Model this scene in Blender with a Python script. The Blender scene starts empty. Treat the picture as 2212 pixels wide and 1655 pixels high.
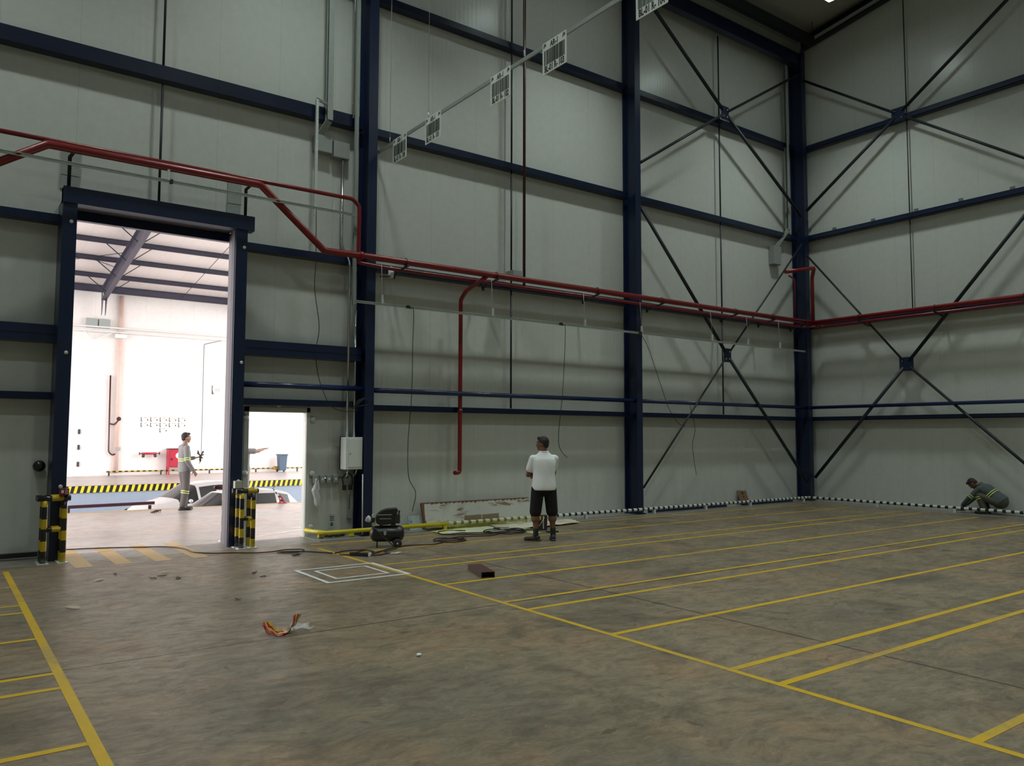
import bpy, math, random
from mathutils import Vector, Matrix, Quaternion
R=math.radians; PI=math.pi
random.seed(7)
sc=bpy.context.scene
col=sc.collection
V=Vector
# ---------------------------------------------------------------- camera
cam=bpy.data.cameras.new('camera'); co=bpy.data.objects.new('camera',cam); col.objects.link(co)
yaw,pitch,roll=R(53.82),R(3.88),R(.155)
f_=V((math.cos(yaw)*math.cos(pitch),math.sin(yaw)*math.cos(pitch),math.sin(pitch)))
r_=V((math.sin(yaw),-math.cos(yaw),0)); u_=r_.cross(f_)
r2=r_*math.cos(roll)+u_*math.sin(roll); u2=u_*math.cos(roll)-r_*math.sin(roll)
M=Matrix((r2,u2,-f_)).transposed().to_4x4(); M.translation=V((0,0,1.7)); co.matrix_world=M
cam.sensor_width=36; cam.lens=36*1702/2212; cam.clip_start=.1; cam.clip_end=300
sc.camera=co
# ---------------------------------------------------------------- world, exposure, lamps
SKY=7.0
w=bpy.data.worlds.new('world'); sc.world=w; w.use_nodes=True
bg=w.node_tree.nodes['Background']; bg.inputs['Color'].default_value=(1,.955,.95,1); bg.inputs['Strength'].default_value=SKY
sc.view_settings.view_transform='Standard'; sc.view_settings.look='None'; sc.view_settings.exposure=0.0
sc.view_settings.gamma=1; sc.view_settings.use_curve_mapping=False
try:
    sc.cycles.sample_clamp_indirect=6
except Exception: pass
def area(name,loc,size,rot,power=0,color=(1,1,1),portal=False,spread=None):
    l=bpy.data.lights.new(name,'AREA'); l.shape='RECTANGLE'; l.size,l.size_y=size; l.energy=power; l.color=color
    o=bpy.data.objects.new(name,l); col.objects.link(o); o.location=loc; o.rotation_euler=rot
    if portal: l.cycles.is_portal=True
    if spread: l.spread=spread
    return o
# daylight comes in through the two open ends of the loading bay
area('daylight_opening',(-8,25,4.5),(24,11),(R(90),0,R(-90)),portal=True)
area('daylight_opening',(18,25,4.5),(24,11),(R(90),0,R(90)),portal=True)
LAMPX=(-1.2,4.7,10.6,16.45); LAMPY=(10,4,-2.2); LAMPW=76; LAMPC=(.90,1,.94)
# ---------------------------------------------------------------- materials
def mat(name,c,rough=.5,metal=0,noise=.12,scale=6,bump=0,spec=.5,emis=None,trans=0,alpha=None,coat=0):
    m=bpy.data.materials.new(name); m.use_nodes=True; nt=m.node_tree; b=nt.nodes['Principled BSDF']
    b.inputs['Roughness'].default_value=rough; b.inputs['Metallic'].default_value=metal
    b.inputs['Specular IOR Level'].default_value=spec; b.inputs['Transmission Weight'].default_value=trans
    b.inputs['Coat Weight'].default_value=coat
    if alpha is not None: b.inputs['Alpha'].default_value=alpha
    c4=(*c,1)
    tc=nt.nodes.new('ShaderNodeTexCoord'); n=nt.nodes.new('ShaderNodeTexNoise'); n.inputs['Scale'].default_value=scale; n.inputs['Detail'].default_value=4
    nt.links.new(tc.outputs['Object'],n.inputs['Vector'])
    mx=nt.nodes.new('ShaderNodeMix'); mx.data_type='RGBA'
    mx.inputs[6].default_value=tuple(x*(1-noise) for x in c)+(1,); mx.inputs[7].default_value=tuple(min(1,x*(1+noise)) for x in c)+(1,)
    nt.links.new(n.outputs['Fac'],mx.inputs[0]); nt.links.new(mx.outputs[2],b.inputs['Base Color'])
    if emis: b.inputs['Emission Color'].default_value=(*emis[0],1); b.inputs['Emission Strength'].default_value=emis[1]
    if bump:
        bp=nt.nodes.new('ShaderNodeBump'); bp.inputs['Strength'].default_value=bump; bp.inputs['Distance'].default_value=.02
        nt.links.new(n.outputs['Fac'],bp.inputs['Height']); nt.links.new(bp.outputs[0],b.inputs['Normal'])
    return m
class NT:
    def __init__(s,m): s.nt=m.node_tree
    def n(s,t,**k):
        o=s.nt.nodes.new(t)
        for a,v in k.items(): setattr(o,a,v)
        return o
    def l(s,a,b): s.nt.links.new(a,b)
    def m(s,op,a,b=None,c=None):
        o=s.n('ShaderNodeMath',operation=op)
        for i,x in enumerate((a,b,c)):
            if x is None: continue
            if isinstance(x,(int,float)): o.inputs[i].default_value=x
            else: s.l(x,o.inputs[i])
        return o.outputs[0]
    def mix(s,f,a,b):
        o=s.n('ShaderNodeMix',data_type='RGBA')
        for i,x in ((0,f),(6,a),(7,b)):
            if isinstance(x,tuple): o.inputs[i].default_value=(*x,1)
            elif isinstance(x,(int,float)): o.inputs[i].default_value=x
            else: s.l(x,o.inputs[i])
        return o.outputs[2]
    def noise(s,vec,scale,detail=4,rough=.5,dist=0):
        o=s.n('ShaderNodeTexNoise'); o.inputs['Scale'].default_value=scale; o.inputs['Detail'].default_value=detail
        o.inputs['Roughness'].default_value=rough; o.inputs['Distortion'].default_value=dist; s.l(vec,o.inputs['Vector']); return o.outputs['Fac']
    def map(s,v,a,b,c=0.,d=1.):
        o=s.n('ShaderNodeMapRange'); s.l(v,o.inputs[0])
        for i,x in enumerate((a,b,c,d)): o.inputs[i+1].default_value=x
        return o.outputs[0]
def panel_mat(name,axis,c,dirt=.5,seam_off=0.,period=1.0,rough=.27):
    """sandwich panel: fine vertical ribs, a joint every metre, dirt and stains low down"""
    m=bpy.data.materials.new(name); m.use_nodes=True; k=NT(m); b=m.node_tree.nodes['Principled BSDF']
    g=k.n('ShaderNodeNewGeometry'); sp=k.n('ShaderNodeSeparateXYZ'); k.l(g.outputs['Position'],sp.inputs[0])
    a=sp.outputs[axis]; z=sp.outputs[2]
    fr=k.m('FRACT',k.m('ADD',k.m('DIVIDE',a,period),seam_off+50))
    d=k.m('ABSOLUTE',k.m('SUBTRACT',fr,.5))
    seam=k.m('LESS_THAN',d,.0045/period)
    rib=k.m('SINE',k.m('MULTIPLY',a,2*PI/.1))
    mp=k.n('ShaderNodeMapping'); mp.inputs['Scale'].default_value=(3,3,.45); k.l(g.outputs['Position'],mp.inputs[0])
    n1=k.noise(mp.outputs[0],1.3,5,.6); n2=k.noise(g.outputs['Position'],7,6,.7); n3=k.noise(g.outputs['Position'],38,3,.6)
    low=k.map(z,0.,3.2,1.,0.)
    st=k.m('MULTIPLY',k.m('MULTIPLY',k.map(n1,.5,.78),low),dirt)
    sp2=k.m('MULTIPLY',k.m('MULTIPLY',k.m('GREATER_THAN',n3,.735),k.map(z,0.,2.4,1.,.0)),dirt*1.3)
    tint=k.mix(k.map(n2,.3,.7),tuple(x*.96 for x in c),tuple(min(1,x*1.03) for x in c))
    c1=k.mix(k.m('MULTIPLY',st,.6),tint,(c[0]*.74,c[1]*.72,c[2]*.66)); c2=k.mix(sp2,c1,(.12,.12,.11)); c3=k.mix(k.m('MULTIPLY',seam,.22),c2,(.2,.21,.21))
    k.l(c3,b.inputs['Base Color']); b.inputs['Roughness'].default_value=rough; b.inputs['Specular IOR Level'].default_value=.38
    bp=k.n('ShaderNodeBump'); bp.inputs['Strength'].default_value=.35; bp.inputs['Distance'].default_value=.004
    k.l(k.m('SUBTRACT',k.m('MULTIPLY',rib,.25),k.m('MULTIPLY',seam,.8)),bp.inputs['Height']); k.l(bp.outputs[0],b.inputs['Normal'])
    return m
def floor_mat(name,c1,c2,c3,joints=(),rough=(.34,.55)):
    m=bpy.data.materials.new(name); m.use_nodes=True; k=NT(m); b=m.node_tree.nodes['Principled BSDF']
    g=k.n('ShaderNodeNewGeometry'); P=g.outputs['Position']; sp=k.n('ShaderNodeSeparateXYZ'); k.l(P,sp.inputs[0])
    # trowel swirls: noise read through a slowly turning, warped frame
    wn=k.n('ShaderNodeTexNoise'); wn.inputs['Scale'].default_value=1.3; wn.inputs['Detail'].default_value=3; k.l(P,wn.inputs['Vector'])
    va=k.n('ShaderNodeVectorMath',operation='SCALE'); k.l(wn.outputs['Color'],va.inputs[0]); va.inputs['Scale'].default_value=.55
    ad=k.n('ShaderNodeVectorMath',operation='ADD'); k.l(P,ad.inputs[0]); k.l(va.outputs[0],ad.inputs[1])
    def st(rot,sx,sy,sc_,det,ro):
        mp=k.n('ShaderNodeMapping'); mp.inputs['Rotation'].default_value=(0,0,R(rot)); mp.inputs['Scale'].default_value=(sx,sy,1); k.l(ad.outputs[0],mp.inputs[0])
        return k.noise(mp.outputs[0],sc_,det,ro,.25)
    sw=st(25,1.0,2.2,4.2,12,.76); sw2=st(-48,1.0,2.4,7.5,10,.76); sw3=st(70,1.0,2.6,12.,8,.74)
    big=k.noise(P,.42,5,.6,.3); mid=k.noise(P,1.5,6,.68,.3); fine=k.noise(P,34,4,.7); tint=k.noise(P,.8,5,.65,.2)
    base=k.mix(k.map(big,.38,.62),c1,c2)
    base=k.mix(k.m('MULTIPLY',k.map(tint,.50,.62),.8),base,(c2[0]*1.10,c2[1]*.90,c2[2]*.76))
    blot=k.noise(ad.outputs[0],.95,7,.7,.5); blot2=k.noise(ad.outputs[0],.62,6,.66,.4)
    base=k.mix(k.m('MULTIPLY',k.map(blot2,.50,.64),.75),base,(c1[0]*.80,c1[1]*.92,c1[2]*1.02))
    a=k.mix(k.m('MULTIPLY',k.map(sw,.56,.36),.8),base,c3)
    a2=k.mix(k.m('MULTIPLY',k.map(sw2,.54,.68),.5),a,tuple(min(1,x*1.5) for x in c2))
    a2=k.mix(k.m('MULTIPLY',k.map(sw3,.56,.70),.45),a2,tuple(x*.7 for x in c3))
    a3=k.mix(k.m('MULTIPLY',k.map(mid,.53,.68),.6),a2,tuple(x*.66 for x in c3))
    a3=k.mix(k.m('MULTIPLY',k.map(blot,.50,.66),.62),a3,tuple(x*.72 for x in c3))
    spot=k.noise(P,3.1,2,.5,1.0); a4=k.mix(k.m('MULTIPLY',k.map(spot,.70,.73),.55),a3,tuple(x*.4 for x in c3))
    a4=k.mix(k.m('MULTIPLY',k.map(k.noise(ad.outputs[0],7.5,3,.55,.8),.66,.72),.45),a4,tuple(x*.5 for x in c3))
    a4=k.mix(k.m('MULTIPLY',k.map(fine,.42,.62),.22),a4,tuple(x*.75 for x in c3))
    out=a4
    for ax,v,wd in joints:
        d=k.m('ABSOLUTE',k.m('SUBTRACT',k.m('ADD',sp.outputs[ax],k.m('MULTIPLY',fine,.006)),v+.003))
        out=k.mix(k.m('MULTIPLY',k.m('LESS_THAN',d,wd),.88),out,(.02,.017,.012))
    if name=='hall_concrete':   # paler, unpolished strip of concrete along the foot of the walls
        s1=k.m('GREATER_THAN',sp.outputs[1],12.13); s2=k.m('GREATER_THAN',sp.outputs[0],18.55); s=k.m('MAXIMUM',s1,s2)
        out=k.mix(k.m('MULTIPLY',s,.55),out,k.mix(mid,(.2,.2,.185),(.33,.33,.31)))
    k.l(out,b.inputs['Base Color']); k.l(k.map(sw,.3,.7,rough[1],rough[0]),b.inputs['Roughness']); b.inputs['Specular IOR Level'].default_value=.45
    bp=k.n('ShaderNodeBump'); bp.inputs['Strength'].default_value=.12; bp.inputs['Distance'].default_value=.01
    k.l(k.m('ADD',sw,k.m('MULTIPLY',fine,.35)),bp.inputs['Height']); k.l(bp.outputs[0],b.inputs['Normal'])
    return m
def worn_paint(name,c,under,wear=.5,rough=.5):
    m=bpy.data.materials.new(name); m.use_nodes=True; k=NT(m); b=m.node_tree.nodes['Principled BSDF']
    g=k.n('ShaderNodeNewGeometry'); P=g.outputs['Position']
    n1=k.noise(P,.8,4,.6); n2=k.noise(P,14,5,.75)
    f=k.m('MULTIPLY',k.map(k.m('ADD',k.m('MULTIPLY',n1,.6),k.m('MULTIPLY',n2,.4)),.5,.62),wear)
    t=k.mix(k.map(n2,.3,.7),tuple(x*.8 for x in c),c)
    k.l(k.mix(f,t,under),b.inputs['Base Color']); b.inputs['Roughness'].default_value=rough
    return m
def spotty(name,c,c2,thr,scale=5,rough=.6,stretch=(1,1,1)):
    m=bpy.data.materials.new(name); m.use_nodes=True; k=NT(m); b=m.node_tree.nodes['Principled BSDF']
    t=k.n('ShaderNodeTexCoord'); mp=k.n('ShaderNodeMapping'); mp.inputs['Scale'].default_value=stretch; k.l(t.outputs['Object'],mp.inputs[0])
    n=k.noise(mp.outputs[0],scale,6,.65,.6); k.l(k.mix(k.map(n,thr-.04,thr+.04),c,c2),b.inputs['Base Color']); b.inputs['Roughness'].default_value=rough
    return m
WALLC=(.60,.63,.59)
PAN_A=panel_mat('sandwich_panel_back',0,WALLC,.75,.0)
PAN_B=panel_mat('sandwich_panel_right',1,WALLC,.55,.35)
PAN_P=mat('painted_panel',(.6,.62,.58),.4,noise=.04)
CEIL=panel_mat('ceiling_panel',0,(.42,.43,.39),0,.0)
FARP=panel_mat('bay_panel',0,(.86,.82,.80),.05,.2)
BAYROOF=panel_mat('bay_roof_panel',0,(.80,.74,.72),0,.3)
HALLF=floor_mat('hall_concrete',(.212,.170,.116),(.285,.222,.146),(.104,.083,.056),joints=((0,6.05,.011),(1,6.63,.011)))
BAYF=floor_mat('bay_concrete',(.36,.32,.30),(.44,.40,.38),(.30,.265,.25),rough=(.25,.4))
PITF=mat('pit_concrete',(.4,.39,.38),.7,noise=.2,scale=2)
PITW=mat('pit_wall_paint',(.27,.33,.42),.6,noise=.08,scale=3)
BLUE=mat('navy_steel',(.007,.016,.052),.32,noise=.2,spec=.5)
BLUER=mat('blue_rail_paint',(.010,.024,.095),.25,noise=.15,spec=.6)
DSTEEL=mat('dark_steel',(.012,.017,.022),.5,noise=.2)
BSTEEL=mat('bay_steel',(.055,.052,.085),.45,noise=.15)
RED=mat('fire_red_paint',(.20,.007,.009),.3,noise=.15,spec=.6)
RED2=mat('cabinet_red',(.42,.012,.04),.4,noise=.08)
BRNP=mat('brown_red_pipe',(.06,.014,.012),.35,noise=.2)
GALV=mat('galvanised_steel',(.62,.68,.66),.42,.2,noise=.25,scale=30)
GALVM=mat('matt_galvanised_steel',(.34,.38,.36),.55,.2,noise=.15,scale=20)
CHROME=mat('bright_conduit',(.55,.58,.57),.22,.9,noise=.1)
BLACK=mat('black_rubber',(.012,.012,.013),.55,noise=.3)
BLACKP=mat('black_plastic',(.013,.013,.014),.28,noise=.2,spec=.6)
WHITEP=mat('white_plastic',(.75,.78,.76),.4,noise=.03)
GREYP=mat('grey_box',(.32,.35,.34),.5,noise=.08)
DKGREY=mat('dark_grey_metal',(.05,.05,.05),.5,.3,noise=.2)
YEL=worn_paint('yellow_floor_paint',(.62,.39,.008),(.27,.22,.11),.75)
YELO=worn_paint('faded_orange_paint',(.50,.33,.13),(.30,.27,.22),.8)
YPIPE=mat('yellow_pipe_paint',(.60,.50,.02),.3,noise=.12)
YBAND=mat('yellow_band',(.52,.37,.012),.35,noise=.15)
KBAND=mat('black_band',(.01,.01,.011),.22,noise=.2,spec=.7)
WBAND=mat('white_band',(.62,.66,.64),.35,noise=.12)
TAPE=worn_paint('white_floor_tape',(.75,.77,.76),(.35,.34,.31),.35)
CHEVY=mat('chevron_yellow',(.75,.58,.03),.5,noise=.1)
SIGNW=mat('sign_white',(.80,.86,.80),.5,noise=.03)
INK=mat('black_ink',(.012,.014,.013),.5,noise=.1)
GREEN=mat('sticker_green',(.02,.16,.08),.5)
ORAN=mat('sign_orange',(.55,.30,.04),.5)
GREYI=mat('sign_grey',(.12,.115,.13),.5)
RUBY=mat('glossy_red',(.6,.01,.01),.3)
SKIN=mat('skin',(.17,.075,.045),.55,noise=.12,scale=12)
SKIN2=mat('pale_skin',(.32,.17,.12),.55,noise=.1,scale=12)
HAIR=mat('black_hair',(.012,.009,.008),.55,noise=.5,scale=90,bump=.6)
HAIR2=mat('dark_brown_hair',(.03,.015,.012),.6,noise=.5,scale=90,bump=.6)
SHIRT=mat('white_cotton',(.84,.88,.90),.85,noise=.06,scale=9,bump=.5)
SHORT=mat('black_cotton',(.006,.006,.008),.9,noise=.3,scale=20,bump=.3)
UNIF=mat('grey_work_cloth',(.18,.19,.185),.85,noise=.12,scale=10,bump=.5)
UNIF2=mat('pale_grey_work_cloth',(.20,.195,.20),.85,noise=.12,scale=10,bump=.5)
TROU=mat('brown_grey_work_cloth',(.11,.095,.095),.85,noise=.15,scale=10,bump=.6)
TROU2=mat('olive_grey_work_cloth',(.10,.095,.072),.85,noise=.15,scale=10,bump=.5)
NAVYC=mat('dark_blue_grey_cloth',(.075,.095,.10),.85,noise=.15,scale=10,bump=.5)
HIVIS=mat('hi_vis_yellow',(.62,.80,.22),.5,noise=.08)
SHOE=mat('black_shoe_leather',(.016,.017,.018),.5,noise=.25,scale=25)
CARW=mat('white_car_paint',(.46,.45,.45),.22,noise=.02,coat=.6)
GLASSD=mat('dark_car_glass',(.018,.02,.022),.08,noise=.2,spec=.45)
TIRE=mat('tyre_rubber',(.02,.02,.021),.8,noise=.3)
CARD=mat('cardboard',(.30,.215,.135),.8,noise=.1)
MDF=mat('brown_board',(.20,.115,.065),.7,noise=.12)
SHEETY=spotty('paint_splashed_sheet',(.62,.66,.50),(.60,.58,.12),.56,3,.75)
SHEETW=spotty('dusty_paper',(.60,.58,.46),(.46,.40,.28),.55,2.5,.85)
OLDP=spotty('rust_scarred_panel',(.50,.50,.45),(.20,.11,.06),.60,2.0,.6,(1,1,3.5))
RUSTE=mat('rusty_edge',(.15,.065,.035),.85,noise=.4,scale=20)
RUSTC=mat('red_oxide_steel',(.065,.024,.018),.6,noise=.25,scale=15)
MARB=spotty('marbled_grey_board',(.33,.38,.37),(.05,.06,.06),.60,9,.6)
def film(name,c,al):
    m=mat(name,c,.2,noise=.1,scale=30,bump=.8); m.node_tree.nodes['Principled BSDF'].inputs['Alpha'].default_value=al; return m
BAGM=film('thin_plastic_bag',(.75,.78,.77),.6); WRAP=film('yellowish_plastic_film',(.6,.58,.1),.22); CLEARF=film('clear_plastic_film',(.8,.8,.78),.3)
CLIPM=mat('dull_clip',(.16,.18,.18),.5)
LAMPE=mat('lamp_lens',(.9,1,.95),.4,emis=((.85,1,.97),28))
# ---------------------------------------------------------------- mesh builder
class MB:
    def __init__(s): s.v=[];s.f=[];s.m=[];s.sm=[]
    def add(s,vs,fs,mi=0,smooth=False):
        o=len(s.v); s.v+= [V(p) for p in vs]
        for q in fs: s.f.append([o+i for i in q]); s.m.append(mi); s.sm.append(smooth)
        return s
    def box(s,x0,y0,z0,x1,y1,z1,mi=0,mtx=None):
        if x0>x1:x0,x1=x1,x0
        if y0>y1:y0,y1=y1,y0
        if z0>z1:z0,z1=z1,z0
        vs=[V((x,y,z)) for z in(z0,z1) for y in(y0,y1) for x in(x0,x1)]
        if mtx: vs=[mtx@p for p in vs]
        return s.add(vs,[(0,2,3,1),(4,5,7,6),(0,1,5,4),(2,6,7,3),(0,4,6,2),(1,3,7,5)],mi)
    def bar(s,p0,p1,w,h,up=(0,0,1),mi=0):
        """rectangular bar from p0 to p1, w across, h along up"""
        p0,p1=V(p0),V(p1); d=(p1-p0).normalized(); up=V(up); sd=d.cross(up).normalized(); u=sd.cross(d).normalized()
        vs=[p+sd*a*w/2+u*b*h/2 for p in(p0,p1) for a,b in((-1,-1),(1,-1),(1,1),(-1,1))]
        return s.add(vs,[(3,2,1,0),(4,5,6,7),(0,1,5,4),(1,2,6,5),(2,3,7,6),(3,0,4,7)],mi)
    def extr(s,poly,p0,p1,up=(0,0,1),mi=0,smooth=False):
        """extrude 2-d polygon (side,up) from p0 to p1"""
        p0,p1=V(p0),V(p1); d=(p1-p0).normalized(); up=V(up); sd=d.cross(up).normalized(); u=sd.cross(d).normalized(); n=len(poly)
        vs=[p+sd*a+u*b for p in(p0,p1) for a,b in poly]
        return s.add(vs,[list(range(n))[::-1],list(range(n,2*n))]+[(i,(i+1)%n,n+(i+1)%n,n+i) for i in range(n)],mi,smooth)
    def tube(s,path,r,n=10,mi=0,caps=True,bands=None,radii=None):
        P=[V(p) for p in path]; m=len(P); T=[]
        for i in range(m):
            a=P[i]-P[i-1] if i else P[1]-P[0]; b=P[i+1]-P[i] if i<m-1 else a
            t=(a.normalized()+b.normalized()); T.append(t.normalized() if t.length>1e-6 else b.normalized())
        ref=V((0,0,1)) if abs(T[0].z)<.9 else V((1,0,0)); u=T[0].cross(ref).normalized(); o=len(s.v)
        for i in range(m):
            u=(u-T[i]*u.dot(T[i])).normalized(); w_=T[i].cross(u)
            a=P[i]-P[i-1] if i else P[1]-P[0]; cs=max(.5,a.normalized().dot(T[i])); rr=radii[i] if radii else r
            for j in range(n):
                q=2*PI*j/n; s.v.append(P[i]+(u*math.cos(q)+w_*math.sin(q))*rr/(1 if radii else cs**.5))
        for i in range(m-1):
            mm=bands[i%len(bands)] if bands else mi
            for j in range(n):
                k=(j+1)%n; s.f.append([o+i*n+j,o+i*n+k,o+(i+1)*n+k,o+(i+1)*n+j]); s.m.append(mm); s.sm.append(True)
        if caps:
            s.f.append([o+j for j in range(n)][::-1]); s.f.append([o+(m-1)*n+j for j in range(n)])
            s.m+= [bands[0] if bands else mi, bands[(m-2)%len(bands)] if bands else mi]; s.sm+=[False,False]
        return s
    def band(s,p0,p1,r,la,lb,n=12,start=0,ring=0):
        """striped straight tube: lengths la (material 0) and lb (material 1)"""
        p0,p1=V(p0),V(p1); L=(p1-p0).length; d=(p1-p0)/L; t=0; pts=[p0]; ms=[]; k=start
        while t<L-1e-4:
            t2=min(L,t+(la if k==0 else lb)); ms.append(k)
            if p0 is not None: pts.append(p0+d*t2)
            t=t2; k=1-k
        return s.tube(pts,r,n,bands=ms)
    def ell(s,c,r,q=None,n=16,m=10,mi=0):
        c=V(c); vs=[]; fs=[]
        for i in range(m+1):
            a=PI*i/m
            for j in range(n):
                b=2*PI*j/n; p=V((r[0]*math.sin(a)*math.cos(b),r[1]*math.sin(a)*math.sin(b),r[2]*math.cos(a)))
                vs.append(c+(q@p if q else p))
        for i in range(m):
            for j in range(n):
                k=(j+1)%n; fs.append((i*n+j,(i+1)*n+j,(i+1)*n+k,i*n+k))
        return s.add(vs,fs,mi,True)
    def caps(s,a,ra,b,rb,n=14,mi=0):
        """tapered capsule"""
        a,b=V(a),V(b); d=b-a; L=d.length
        if L<1e-5: return s.ell(a,(ra,)*3,None,n,8,mi)
        d/=L; pts=[];rad=[]
        for i in range(5):
            t=i/4*PI/2; pts.append(a-d*ra*math.cos(t)); rad.append(max(.0004,ra*math.sin(t)))
        for i in range(5):
            t=(4-i)/4*PI/2; pts.append(b+d*rb*math.cos(t)); rad.append(max(.0004,rb*math.sin(t)))
        return s.tube(pts,1,n,mi,radii=rad)
    def lathe(s,prof,p0,ax,n=20,mi=0):
        p0=V(p0); ax=V(ax).normalized(); ref=V((0,0,1)) if abs(ax.z)<.9 else V((1,0,0)); u=ax.cross(ref).normalized(); w_=ax.cross(u); o=len(s.v); m=len(prof)
        for r,h in prof:
            for j in range(n):
                q=2*PI*j/n; s.v.append(p0+ax*h+(u*math.cos(q)+w_*math.sin(q))*max(r,.0003))
        for i in range(m-1):
            for j in range(n):
                k=(j+1)%n; s.f.append([o+i*n+j,o+i*n+k,o+(i+1)*n+k,o+(i+1)*n+j]); s.m.append(mi); s.sm.append(True)
        s.f.append([o+j for j in range(n)][::-1]); s.f.append([o+(m-1)*n+j for j in range(n)]); s.m+=[mi,mi]; s.sm+=[False,False]
        return s
    def build(s,name,mats,parent=None,local=False,origin=None,bevel=0,remesh=0,smooth=0,auto=False):
        if not isinstance(mats,(list,tuple)): mats=[mats]
        if parent is None and origin is None and not local:
            xs=[p.x for p in s.v];ys=[p.y for p in s.v];zs=[p.z for p in s.v]
            origin=V(((min(xs)+max(xs))/2,(min(ys)+max(ys))/2,min(zs)))
        off=V((0,0,0))
        if parent is not None and not local: off=wloc(parent)
        elif origin is not None: off=V(origin)
        me=bpy.data.meshes.new(name); me.from_pydata([tuple(p-off) for p in s.v],[],s.f); me.validate()
        for m in mats: me.materials.append(m)
        if len(me.polygons)==len(s.m):
            me.polygons.foreach_set('material_index',s.m); me.polygons.foreach_set('use_smooth',s.sm)
        o=bpy.data.objects.new(name,me); col.objects.link(o)
        if parent is not None: o.parent=parent
        elif origin is not None: o.location=off
        if bevel:
            b=o.modifiers.new('bevel','BEVEL'); b.width=bevel; b.segments=2; b.limit_method='ANGLE'
        if remesh:
            b=o.modifiers.new('remesh','REMESH'); b.mode='VOXEL'; b.voxel_size=remesh; b.use_smooth_shade=True
            if smooth: b=o.modifiers.new('smooth','SMOOTH'); b.factor=.5; b.iterations=smooth
        return o
def wloc(o):
    p=V((0,0,0))
    while o is not None: p=p+V(o.location); o=o.parent
    return p
def tag(o,label=None,cat=None,group=None,kind=None):
    if label:o['label']=label
    if cat:o['category']=cat
    if group:o['group']=group
    if kind:o['kind']=kind
    return o
def empty(name,loc,label,cat,group=None,rz=0):
    o=bpy.data.objects.new(name,None); col.objects.link(o); o.location=loc; o.rotation_euler=(0,0,rz); o.empty_display_size=.1
    return tag(o,label,cat,group)
def struct(o): return tag(o,kind='structure')
def copy_tree(o,parent=None):
    c=o.copy(); col.objects.link(c)
    if parent is not None: c.parent=parent
    for ch in [x for x in col.objects if x.parent==o]: copy_tree(ch,c)
    return c
def fillet(path,rad,seg=5):
    P=[V(p) for p in path]; out=[P[0]]
    for i in range(1,len(P)-1):
        a=(P[i-1]-P[i]);b=(P[i+1]-P[i]); la,lb=a.length,b.length; a/=la;b/=lb; r=min(rad,la*.45,lb*.45)
        p0=P[i]+a*r;p1=P[i]+b*r
        for k in range(seg+1):
            t=k/seg; out.append(p0*(1-t)**2+P[i]*2*t*(1-t)+p1*t*t)
    return out+[P[-1]]
def spline(path,n=6):
    P=[V(p) for p in path]; Q=[P[0]*2-P[1]]+P+[P[-1]*2-P[-2]]; out=[]
    for i in range(1,len(Q)-2):
        a,b,c,d=Q[i-1:i+3]
        for k in range(n):
            t=k/n; out.append(.5*((2*b)+(c-a)*t+(2*a-5*b+4*c-d)*t*t+(3*b-a-3*c+d)*t**3))
    return out+[P[-1]]
def I(w,h,tf=.014,tw=.01):
    a,b=w/2,h/2; return [(-a,-b),(a,-b),(a,-b+tf),(tw/2,-b+tf),(tw/2,b-tf),(a,b-tf),(a,b),(-a,b),(-a,b-tf),(-tw/2,b-tf),(-tw/2,-b+tf),(-a,-b+tf)]
def C(w,h,t=.008,lip=.02):
    return [(-w/2,-h/2),(w/2,-h/2),(w/2,-h/2+t),(-w/2+t,-h/2+t),(-w/2+t,h/2-t),(w/2,h/2-t),(w/2,h/2),(-w/2,h/2)]
def text(body,size,loc,mtx,m,parent,name='lettering',extr=.0008,sx=1,bold=0):
    cu=bpy.data.curves.new(name,'FONT'); cu.body=body; cu.size=size; cu.extrude=extr; cu.align_x='CENTER'; cu.align_y='CENTER'; cu.resolution_u=2; cu.offset=bold
    cu.materials.append(m); o=bpy.data.objects.new(name,cu); col.objects.link(o); o.parent=parent
    bpy.context.view_layer.update(); me=bpy.data.meshes.new_from_object(o); bpy.data.objects.remove(o); me.transform(mtx@Matrix.Diagonal((sx,1,1,1)))
    o=bpy.data.objects.new(name,me); col.objects.link(o); o.parent=parent; o.location=V(loc)-wloc(parent); return o
# ================================================================ SETTING
YW=12.88; XW=19.45; ZT=13.1; SL=.14
m=MB()
for x0,x1,z0 in ((-7.2,1.47,0),(1.47,3.78,4.97),(3.78,4.12,0),(4.12,5.085,2.09),(5.085,19.6,0)): m.box(x0,YW,z0,x1,YW+.12,ZT-.1)
struct(m.build('wall_back',PAN_A))
m=MB(); m.extr([(-.1,0),(21.98,0),(21.98,16.05),(-.1,12.95)],(XW,YW,0),(XW+.12,YW,0),up=(0,0,1)); struct(m.build('wall_right',PAN_B))
m=MB(); m.box(-7.3,-9,0,-7.2,YW,15.6); struct(m.build('wall_left',PAN_B))
m=MB(); m.box(-7.3,-9.1,0,XW,-9,15.9); struct(m.build('wall_front',PAN_A))
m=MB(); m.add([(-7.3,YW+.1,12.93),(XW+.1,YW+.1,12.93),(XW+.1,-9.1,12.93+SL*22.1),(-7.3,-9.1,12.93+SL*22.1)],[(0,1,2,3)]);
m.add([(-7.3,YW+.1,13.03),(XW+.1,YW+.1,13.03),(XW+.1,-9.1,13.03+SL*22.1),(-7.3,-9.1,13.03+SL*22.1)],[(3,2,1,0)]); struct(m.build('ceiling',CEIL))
m=MB(); m.box(-7.3,-9.1,-.2,XW+.1,YW+.06,0); fl=struct(m.build('floor',HALLF,origin=(6,2,0)))
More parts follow.
